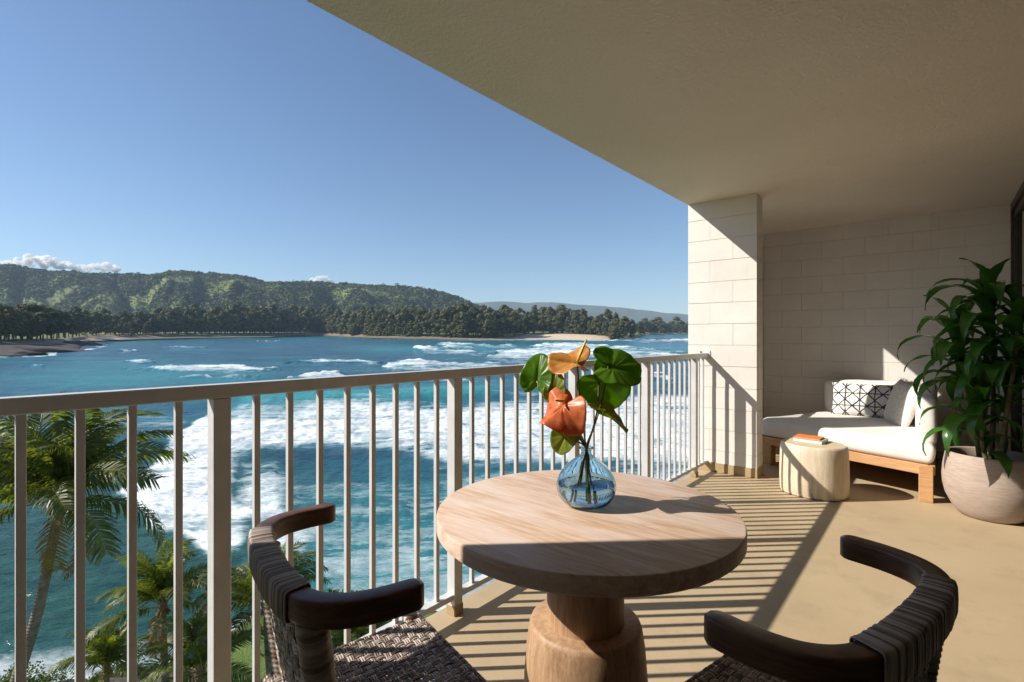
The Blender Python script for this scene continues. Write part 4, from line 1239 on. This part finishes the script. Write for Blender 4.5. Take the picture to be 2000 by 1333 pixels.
for (u, d, s, k) in ((150, 23.2, 0.75, 0), (190, 23.6, 0.6, 1), (235, 23.7, 0.9, 2), (280, 23.8, 0.7, 0), (330, 24.1, 0.85, 1), (375, 24.6, 0.7, 2), (110, 23.1, 0.8, 1), (60, 23.0, 0.9, 2), (420, 25.7, 0.8, 0), (460, 27.2, 0.7, 1)):
    o = obj('rock', rocks[k], None, survey((u - 1000) / FPX * d, d, float(sea_z(d)) + 0.3), (0, 0, rs.uniform(0, 6)))
    o.scale = (s, s, s); tag(o, 'brown boulder in the surf at the foot of the coconut palms', 'rock', 'boulders at the foot of the palms')

# ------------------------------------------------------------------ ironwood trees on the far shore
def tree_variant(seed, mat, low):
    r_ = np.random.default_rng(seed)
    # trunk with a few limbs, unit height 1
    b = MB(); 
    lean = r_.uniform(-0.04, 0.04, 2)
    b.tube([(0, 0, -0.04), (lean[0] * 0.4, lean[1] * 0.4, 0.35), (lean[0], lean[1], 0.85)], [0.020, 0.014, 0.004], 6)
    for k in range(5):
        a = r_.uniform(0, 6.28); z0 = r_.uniform(0.22, 0.6); L = r_.uniform(0.14, 0.28)
        b.tube([(lean[0] * z0, lean[1] * z0, z0), (lean[0] * z0 + math.cos(a) * L * 0.6, lean[1] * z0 + math.sin(a) * L * 0.6, z0 + L * 0.5), (math.cos(a) * L, math.sin(a) * L, z0 + L)], [0.009, 0.006, 0.002], 5)
    tr = b.mesh('trunk', M['bark'], True)
    C = []
    for k in range(52):
        z = low + (1.0 - low) * r_.random() ** 0.85
        prof = math.sin(math.pi * min(1, (z - low) / (1 - low) * 0.80 + 0.20)) ** 0.7
        rad = 0.29 * prof * math.sqrt(r_.random()) + 0.01
        a = r_.uniform(0, 6.28)
        c = np.array([math.cos(a) * rad + lean[0] * z, math.sin(a) * rad + lean[1] * z, z])
        n = 46
        sz = r_.uniform(0.055, 0.105)
        off = r_.normal(0, 1, (n, 3)); off /= np.linalg.norm(off, axis=1)[:, None]
        p = c + off * (r_.random(n) ** 0.3)[:, None] * sz * np.array([1, 1, 0.72])
        nrm = off + 0.35 * r_.normal(0, 1, (n, 3)) + np.array([math.cos(a), math.sin(a), 0.5]) * 0.5; nrm /= np.linalg.norm(nrm, axis=1)[:, None]
        d1 = np.cross(nrm, r_.normal(0, 1, (n, 3))); d1 /= np.linalg.norm(d1, axis=1)[:, None]
        d2 = np.cross(nrm, d1)
        ls = r_.uniform(0.022, 0.045, n)[:, None]
        C.append(np.stack([p - d1 * ls, p + d1 * ls, p + d2 * ls * 1.3], 1))
    C = np.concatenate(C).reshape(-1, 3)
    cr = fast_mesh('crown', C, np.arange(len(C)).reshape(-1, 3), mat)
    return tr, cr
variants = [tree_variant(31 + k, M['needle_a' if k % 2 else 'needle_b'], (0.24, 0.30, 0.20, 0.14, 0.10)[k]) for k in range(5)]
top_b = np.array([-300, 0, 60, 130, 200, 260, 330, 430, 520, 600, 700, 760, 850, 900, 960, 1040, 1110, 1150, 1180, 1230, 1256, 1300, 1360], float)
top_y = np.array([590, 598, 596, 608, 612, 614, 604, 598, 600, 600, 604, 606, 604, 600, 602, 604, 603, 608, 613, 619, 628, 627, 629], float)
tr_r = random.Random(77)
n_tree = 0
def ironwood(u, d, top, lab, grp, kinds, wide=1.0):
    global n_tree
    gz = ground_z(u, d) - 0.4
    h = EYE + (661 - top) / FPX * d - gz
    if h < 6: return
    tr, cr = variants[tr_r.choice(kinds)]
    t = thing('ironwood_tree', lab, 'tree', survey((u - 1000) / FPX * d, d, gz), tr_r.uniform(0, 6.28), grp)
    wv = tr_r.uniform(0.85, 1.25) * wide
    t.scale = (h * wv, h * wv, h)
    obj('trunk', tr, t); obj('crown', cr, t)
    n_tree += 1
LAB = {0: ('feathery dark ironwood tree on the sandy point, bare trunk showing below', 'ironwoods on the sandy point'),
       1: ('feathery ironwood tree in the belt of woods between bay and hills', 'ironwoods in the belt behind the bay'),
       2: ('dense olive ironwood tree in the wood behind the pale beach', 'ironwoods behind the pale beach'),
       3: ('low hazy tree on the distant coast past the pale beach', 'trees on the distant coast')}
for row in range(3):
    u = -60 + row * 5
    while u < 1348:
        zone = 0 if u < 185 else 1 if u < 760 else 2 if u < 1242 else 3
        ds = float(shore_d(u))
        off = (44, 78, 130)[row] if zone != 0 else (46, 66, 95)[row]
        if zone == 2: off = (30, 60, 105)[row]
        d = ds + off + tr_r.uniform(-9, 9) + 75 * math.exp(-((u - 1095) / 80) ** 4)
        top = float(np.interp(u, top_b, top_y)) + tr_r.uniform(-8, 12) + (12 if row == 0 else 5 if row == 1 else 0)
        skip = (zone == 1 and row == 0 and 195 < u < 225)
        if not skip:
            ironwood(u, d, top, *LAB[zone], (0, 1, 2) if zone < 1 else (0, 2, 3, 4, 4) if zone == 1 else (2, 3, 4), 1.0 if zone != 3 else 1.5)
        u += tr_r.uniform(9, 17) if zone < 2 else tr_r.uniform(11, 20) if zone == 2 else tr_r.uniform(6, 11)
# bushes at the wood's foot, only the near side of the belt
for k in range(34):
    u = tr_r.uniform(600, 1235)
    d = float(shore_d(u)) + tr_r.uniform(24, 34) + (84 if 990 < u < 1195 else 0)
    gz = ground_z(u, d) - 0.5
    o = obj('shore_bush', variants[4][1], None, survey((u - 1000) / FPX * d, d, gz - 1.5), (0, 0, tr_r.uniform(0, 6)))
    s = tr_r.uniform(13, 24); o.scale = (s * 1.5, s * 1.5, s)
    tag(o, 'rounded green bush at the foot of the wood along the far shore', 'bush', 'bushes along the far shore')

# scrub and trees covering the hills: one mass
def make_scrub():
    r_ = np.random.default_rng(5)
    N = 125000
    u = r_.uniform(-700, 1180, N)
    d = R0 - 140 + (R1 + 160 - R0 + 140) * r_.random(N) ** 0.9
    wx = (u - 1000) / FPX * d
    clear = fbm(wx * 0.0065 + 11, d * 0.004 + 2, 4)
    keep = clear < 0.535 + 0.10 * r_.random(N)
    keep |= d > R1 - 90
    keep |= r_.random(N) < 0.22
    u, d, clear = u[keep], d[keep], clear[keep]
    n = len(u)
    z = sea_z(d) + land_height(u, d)
    P = to_world((u - 1000) / FPX * d, d, 0.0); P[:, 2] = z
    s = r_.uniform(4.2, 9.6, n) * np.where(r_.random(n) < 0.08, 1.5, 1.0) * np.where(clear > 0.56, 0.6, 1.0)
    K = 8
    dirs = r_.normal(0, 1, (n, K, 3)); dirs /= np.linalg.norm(dirs, axis=2)[..., None]
    c = P[:, None, :] + dirs * s[:, None, None] * np.array([0.7, 0.7, 0.6]) + np.array([0, 0, 0.55]) * s[:, None, None]
    nv = dirs + 0.4 * r_.normal(0, 1, (n, K, 3)) + np.array([0, 0, 0.3])
    a = np.cross(nv, r_.normal(0, 1, (n, K, 3))); a /= np.linalg.norm(a, axis=2)[..., None]
    b2 = np.cross(nv, a); b2 /= np.linalg.norm(b2, axis=2)[..., None]
    q = (s * 0.66)[:, None, None]
    T = np.stack([c - a * q, c + a * q, c + b2 * q], 2).reshape(-1, 3)
    mi = np.repeat((r_.random(n) < np.where(clear > 0.5, 0.5, 0.10)).astype(int), K)
    me = fast_mesh('hill_woods', T, np.arange(len(T)).reshape(-1, 3), [M['scrub'], M['scrub_light']], mi=mi)
    stuff(tag(obj('hill_woods', me), 'dark scrub and woods covering the green hills across the bay', 'woods'))
make_scrub()

# far mountains in the haze
def make_mountain():
    u = np.linspace(-200, 2400, 300); d = np.array([6200., 6800., 7500., 8200., 8800.])
    crest = np.interp(u, [-200, 700, 900, 960, 1010, 1060, 1130, 1200, 1260, 1345, 1500, 2400], [640, 604, 594, 590, 592, 591, 596, 601, 607, 615, 625, 640]) + 5 * (fbm(u * 0.03, u * 0.0 + 3, 4) - 0.5)
    zt = EYE + (661 - crest) / FPX * 8200
    rows = []
    for k, dd in enumerate(d):
        f = (0.0, 0.35, 0.72, 1.0, 0.55)[k]
        zz = 12 + (zt - 12) * f * (1 + 0.22 * (fbm(u * 0.05 + k, u * 0 + k, 3) - 0.5) * (k < 3))
        rows.append(to_world((u - 1000) / FPX * dd, np.full_like(u, dd), 0.0)); rows[-1][:, 2] = zz
    V = np.concatenate(rows); nb = len(u)
    i = np.arange(len(d) - 1)[:, None] * nb + np.arange(nb - 1)[None, :]
    Q = np.stack([i, i + 1, i + 1 + nb, i + nb], -1).reshape(-1, 4)
    structure(obj('mountains', fast_mesh('mountains', V, Q, mottled('mountain_cover', (0.03, 0.045, 0.02), (0.07, 0.08, 0.04), 0.002, 0.95, kind='World'), True)))
    # the plain between the coast and the mountains
    u = np.linspace(-900, 2400, 120); dd = np.array([3200., 4500., 6000., 8600.])
    rows = []
    for q in dd:
        r_ = to_world((u - 1000) / FPX * q, np.full_like(u, q), 0.0); r_[:, 2] = 16.5 if q > 3300 else 10; rows.append(r_)
    V = np.concatenate(rows); nb = len(u); i = np.arange(3)[:, None] * nb + np.arange(nb - 1)[None, :]
    Q = np.stack([i, i + 1, i + 1 + nb, i + nb], -1).reshape(-1, 4)
    structure(obj('plain', fast_mesh('plain', V, Q, M['scrub'], True)))
make_mountain()

# clouds far behind the hills
def cloud(label, spots, dist, seed):
    r_ = random.Random(seed)
    bm = bmesh.new()
    cx = sum(s[0] for s in spots) / len(spots)
    org = survey((cx - 1000) / FPX * dist, dist, 0)
    for (u, y, r) in spots:
        for k in range(14):
            uu = u + r_.uniform(-1, 1) * r; yy = y + r_.uniform(-0.5, 0.6) * r; rr = r * r_.uniform(0.25, 0.75)
            p = survey((uu - 1000) / FPX * dist, dist + r_.uniform(-1.5, 1.5) * r * 22, EYE + (661 - yy) / FPX * dist) - org
            q = bmesh.ops.create_icosphere(bm, subdivisions=3, radius=rr / FPX * dist, matrix=Matrix.Translation(p))
            cc = np.array([v.co - p for v in q['verts']])
            nn_ = fbm(cc[:, 0] * 0.010 + u + cc[:, 2] * .007, cc[:, 1] * 0.010 + y + cc[:, 2] * 0.011, 4)
            for v, n_ in zip(q['verts'], nn_):
                v.co = p + (v.co - p) * (0.88 + 0.24 * float(n_))
    me = bpy.data.meshes.new('cloud'); bm.to_mesh(me); bm.free(); me.materials.append(M['cloud'])
    me.polygons.foreach_set('use_smooth', [True] * len(me.polygons))
    tag(obj('cloud', me, None, org), label, 'cloud')
cloud('white cumulus bank resting on the highest part of the ridge', [(10, 520, 9), (28, 516, 9), (48, 513, 9), (72, 508, 11), (95, 513, 11), (120, 516, 10), (138, 522, 8)], 24000, 1)
cloud('low flat white cloud on the ridge next to the larger bank', [(160, 526, 7), (176, 524, 7), (194, 521, 8), (212, 520, 8), (226, 525, 7)], 24000, 2)
cloud('small faint cloud showing over the ridge saddle', [(612, 549, 6), (624, 546, 6), (634, 544, 6), (644, 549, 5)], 26000, 3)

# ------------------------------------------------------------------ coconut palms below the balcony
def frond_mesh(seed, mats, L=3.3, arch=1.5, n=58, lift=0.75, leaf=0.72):
    """a pinnate frond leaving along +X; leaflets hang from both sides of the rib"""
    r_ = random.Random(seed)
    b = MB()
    pts = []; x = z = 0.0; a = lift
    steps = 24
    for i in range(steps + 1):
        pts.append(Vector((x, 0.10 * math.sin(i / steps * 2.2 + seed), z)))
        x += math.cos(a) * L / steps; z += math.sin(a) * L / steps
        a -= arch / steps * (0.35 + 1.3 * i / steps)
    b.tube(pts, [0.028 * (1 - 0.93 * i / steps) + 0.002 for i in range(steps + 1)], 5, 1)
    for i in range(n):
        u = 0.16 + 0.84 * i / (n - 1)
        f = u * steps; k = min(int(f), steps - 1); q = f - k
        p = pts[k] * (1 - q) + pts[k + 1] * q
        T = (pts[k + 1] - pts[k]).normalized()
        up = Vector((0, 1, 0)).cross(T) * -1
        ln = leaf * (0.45 + 0.85 * math.sin(math.pi * min(1, 0.12 + u * 0.80))) * r_.uniform(0.85, 1.1)
        for sgn in (-1, 1):
            S = Vector((0, sgn, 0))
            d0 = (S * 0.80 + T * r_.uniform(0.45, 0.75) + up * r_.uniform(-0.05, 0.28)).normalized()
            d1 = (d0 + Vector((0, 0, -1)) * r_.uniform(0.35, 0.75)).normalized()
            d2 = (d1 + Vector((0, 0, -1)) * r_.uniform(0.5, 1.1)).normalized()
            w = T * 0.030
            a0 = p; a1 = p + d0 * ln * 0.38; a2 = a1 + d1 * ln * 0.34; a3 = a2 + d2 * ln * 0.28
            b.add([a0 - w * 0.6, a0 + w * 0.6, a1 - w * 1.15, a1 + w * 1.15, a2 - w * 0.8, a2 + w * 0.8, a3], [(0, 1, 3, 2), (2, 3, 5, 4), (4, 5, 6)], 0)
    return b.mesh('frond', mats, False)
green = [M['frond'], M['rachis']]
FR = [frond_mesh(s, green, 3.4, ar, 60, li) for s, ar, li in ((1, 1.5, 0.75), (2, 1.9, 0.95), (3, 1.25, 0.55), (4, 1.7, 0.35))]
FN = [frond_mesh(8, [M['frond_new'], M['rachis']], 2.9, 0.7, 44, 1.2, 0.50)]
FD = [frond_mesh(9, [M['frond_dry'], M['rachis']], 2.9, 2.2, 36, 0.1, 0.55)]
def palm(label, u, y, d, sc, seed, ground=(0.0, 0.0), n=19, dry=2, up=2):
    r_ = random.Random(seed)
    crown = survey((u - 1000) / FPX * d, d, EYE - (y - 661) / FPX * d)
    gz = float(sea_z(d)) + 1.4
    base = Vector((crown.x, crown.y, gz)) + RGT * ground[0] + FWD * ground[1]
    t = thing('coconut_palm', label, 'palm tree', base)
    c = crown - base
    pts = [Vector((0, 0, -0.5)), Vector((c.x * 0.30, c.y * 0.30, c.z * 0.28)), Vector((c.x * 0.72, c.y * 0.72, c.z * 0.64)), c]
    cp = catmull(pts, 8)
    b = MB(); b.tube(cp, [(0.20 - 0.085 * i / (len(cp) - 1)) * (1 + 0.05 * (i % 2)) * sc ** 0.5 for i in range(len(cp))], 12); b.build('trunk', M['palm_trunk'], t, True)
    b = MB(); b.lathe([(0.09 * sc, -0.35), (0.17 * sc, -0.1), (0.19 * sc, 0.12), (0.10 * sc, 0.4), (0.01, 0.6)], 12, 0, lambda a, z: 1 + 0.2 * math.sin(5 * a + 6 * z)); b.build('crown_shaft', M['husk'], t, True, loc=c)
    for k in range(n + dry + up):
        az = k * 2.39996 + seed
        if k < n:
            me = FR[r_.randrange(4)]; q = k / n
            pitch = R(-62) + R(80) * q + r_.uniform(-0.12, 0.12)
        elif k < n + dry:
            me = FD[0]; pitch = R(52) + r_.uniform(-0.1, 0.2)
        else:
            me = FN[0]; pitch = R(-18) + r_.uniform(-0.15, 0.15)
        o = obj('frond', me, t, c + Vector((math.cos(az), math.sin(az), 0)) * 0.08 * sc + Vector((0, 0, 0.12 * sc)))
        o.rotation_euler = (Matrix.Rotation(az, 3, 'Z') @ Matrix.Rotation(pitch, 3, 'Y') @ Matrix.Rotation(r_.uniform(-0.5, 0.5), 3, 'X')).to_euler()
        s_ = sc * r_.uniform(0.85, 1.1); o.scale = (s_, s_, s_)
    for k in range(5):
        a = k * 1.3 + seed
        b = MB(); b.lathe([(0.001, -0.13), (0.07, -0.09), (0.098, 0.0), (0.075, 0.09), (0.001, 0.13)], 10)
        b.build('coconut', M['husk'], t, True, loc=c + Vector((math.cos(a) * 0.2, math.sin(a) * 0.2, -0.18)) * sc)
    return t
palm('tallest coconut palm, its curved trunk leaning out over green water', 118, 985, 15.5, 1.0, 3, (-3.1, 0.3), 30, 2, 1)
palm('coconut palm beside the tallest one, fronds reaching toward its trunk', -75, 985, 16.0, 0.95, 9, (-1.5, 0.0), 19, 3, 1)
palm('short coconut palm with bright upright new fronds by the boulders', 318, 1190, 20.0, 0.78, 5, (0.3, -0.2), 15, 3, 3)
palm('bushy coconut palm at the lawn edge behind the wicker armchair', 520, 1185, 20.0, 0.85, 12, (0.3, 0.0), 17, 2, 2)
palm('low coconut palm on the lawn below the seat of the wicker armchair', 700, 1300, 19.5, 0.80, 15, (0.2, 0.0), 17, 1, 2)
palm('low yellowing coconut palm below the first wide railing post', 392, 1318, 17.0, 0.72, 18, (0.0, 0.0), 18, 5, 3)
palm('small young coconut palm among the boulders, bright green heart', 208, 1312, 19.0, 0.56, 22, (0.0, 0.0), 14, 1, 4)

def bush_mesh(seed):
    r_ = np.random.default_rng(seed)
    C = []
    for k in range(40):
        a = r_.uniform(0, 6.28); q = math.sqrt(r_.random())
        c = np.array([math.cos(a) * q, math.sin(a) * q, 0.75 * math.sqrt(max(0, 1 - q * q)) * r_.uniform(0.45, 1.0)])
        n = 42
        off = r_.normal(0, 1, (n, 3)); off /= np.linalg.norm(off, axis=1)[:, None]
        p = c + off * 0.24 * (r_.random(n) ** 0.4)[:, None]
        d1 = off * 0.6 + r_.normal(0, 0.6, (n, 3)) + np.array([0, 0, 0.4]); d1 /= np.linalg.norm(d1, axis=1)[:, None]
        d2 = np.cross(d1, r_.normal(0, 1, (n, 3))); d2 /= np.linalg.norm(d2, axis=1)[:, None]
        L = r_.uniform(0.07, 0.12, n)[:, None]
        C.append(np.stack([p, p + d1 * L * 0.6 + d2 * L * 0.35, p + d1 * L, p + d1 * L * 0.6 - d2 * L * 0.35], 1))
    C = np.concatenate(C).reshape(-1, 3)
    return fast_mesh('shore_bush', C, np.arange(len(C)).reshape(-1, 4), M['bush'])
M['bush'] = leafy_global('naupaka_leaf', (0.03, 0.055, 0.012), (0.10, 0.14, 0.03), 3, 0.45, 0.3, (0.16, 0.24, 0.03))
bms = [bush_mesh(2), bush_mesh(3)]
for (u, d, s) in ((20, 22.2, 1.2), (85, 22.0, 1.0), (250, 22.6, 1.3), (300, 22.0, 1.1), (345, 22.8, 1.4), (395, 22.6, 1.3), (180, 21.8, 1.0), (440, 23.6, 1.5), (470, 25.0, 1.3), (560, 27.5, 1.5), (610, 28.4, 1.4), (655, 28.0, 1.5), (720, 27.6, 1.4), (770, 28.2, 1.2), (590, 25.5, 1.5), (680, 25.0, 1.4)):
    gz = float(sea_z(d)) + 1.15
    o = obj('shore_bush', bms[int(u) % 2], None, survey((u - 1000) / FPX * d, d, gz), (0, 0, u))
    o.scale = (s, s, s * 0.9); tag(o, 'leafy green bush on the bank under the coconut palms', 'bush', 'bushes under the palms')

# ------------------------------------------------------------------ the air
hb = MB()
corners = [survey(l, d, z) for z in (EYE - H_EYE - 2.5, 640) for (l, d) in ((-17500, -300), (17500, -300), (17500, 9100), (-17500, 9100))]
hb.add(corners, [(0, 3, 2, 1), (4, 5, 6, 7), (0, 1, 5, 4), (1, 2, 6, 5), (2, 3, 7, 6), (3, 0, 4, 7)])
hm = bpy.data.materials.new('sea_air'); hm.use_nodes = True; hm.node_tree.nodes.clear()
ho = hm.node_tree.nodes.new('ShaderNodeOutputMaterial'); hv = hm.node_tree.nodes.new('ShaderNodeVolumePrincipled')
hv.inputs['Color'].default_value = (0.60, 0.78, 1.0, 1); hv.inputs['Density'].default_value = 6.0e-5; hv.inputs['Anisotropy'].default_value = 0.0
hm.node_tree.links.new(hv.outputs[0], ho.inputs['Volume'])
haze = hb.build('haze', hm)
stuff(haze)
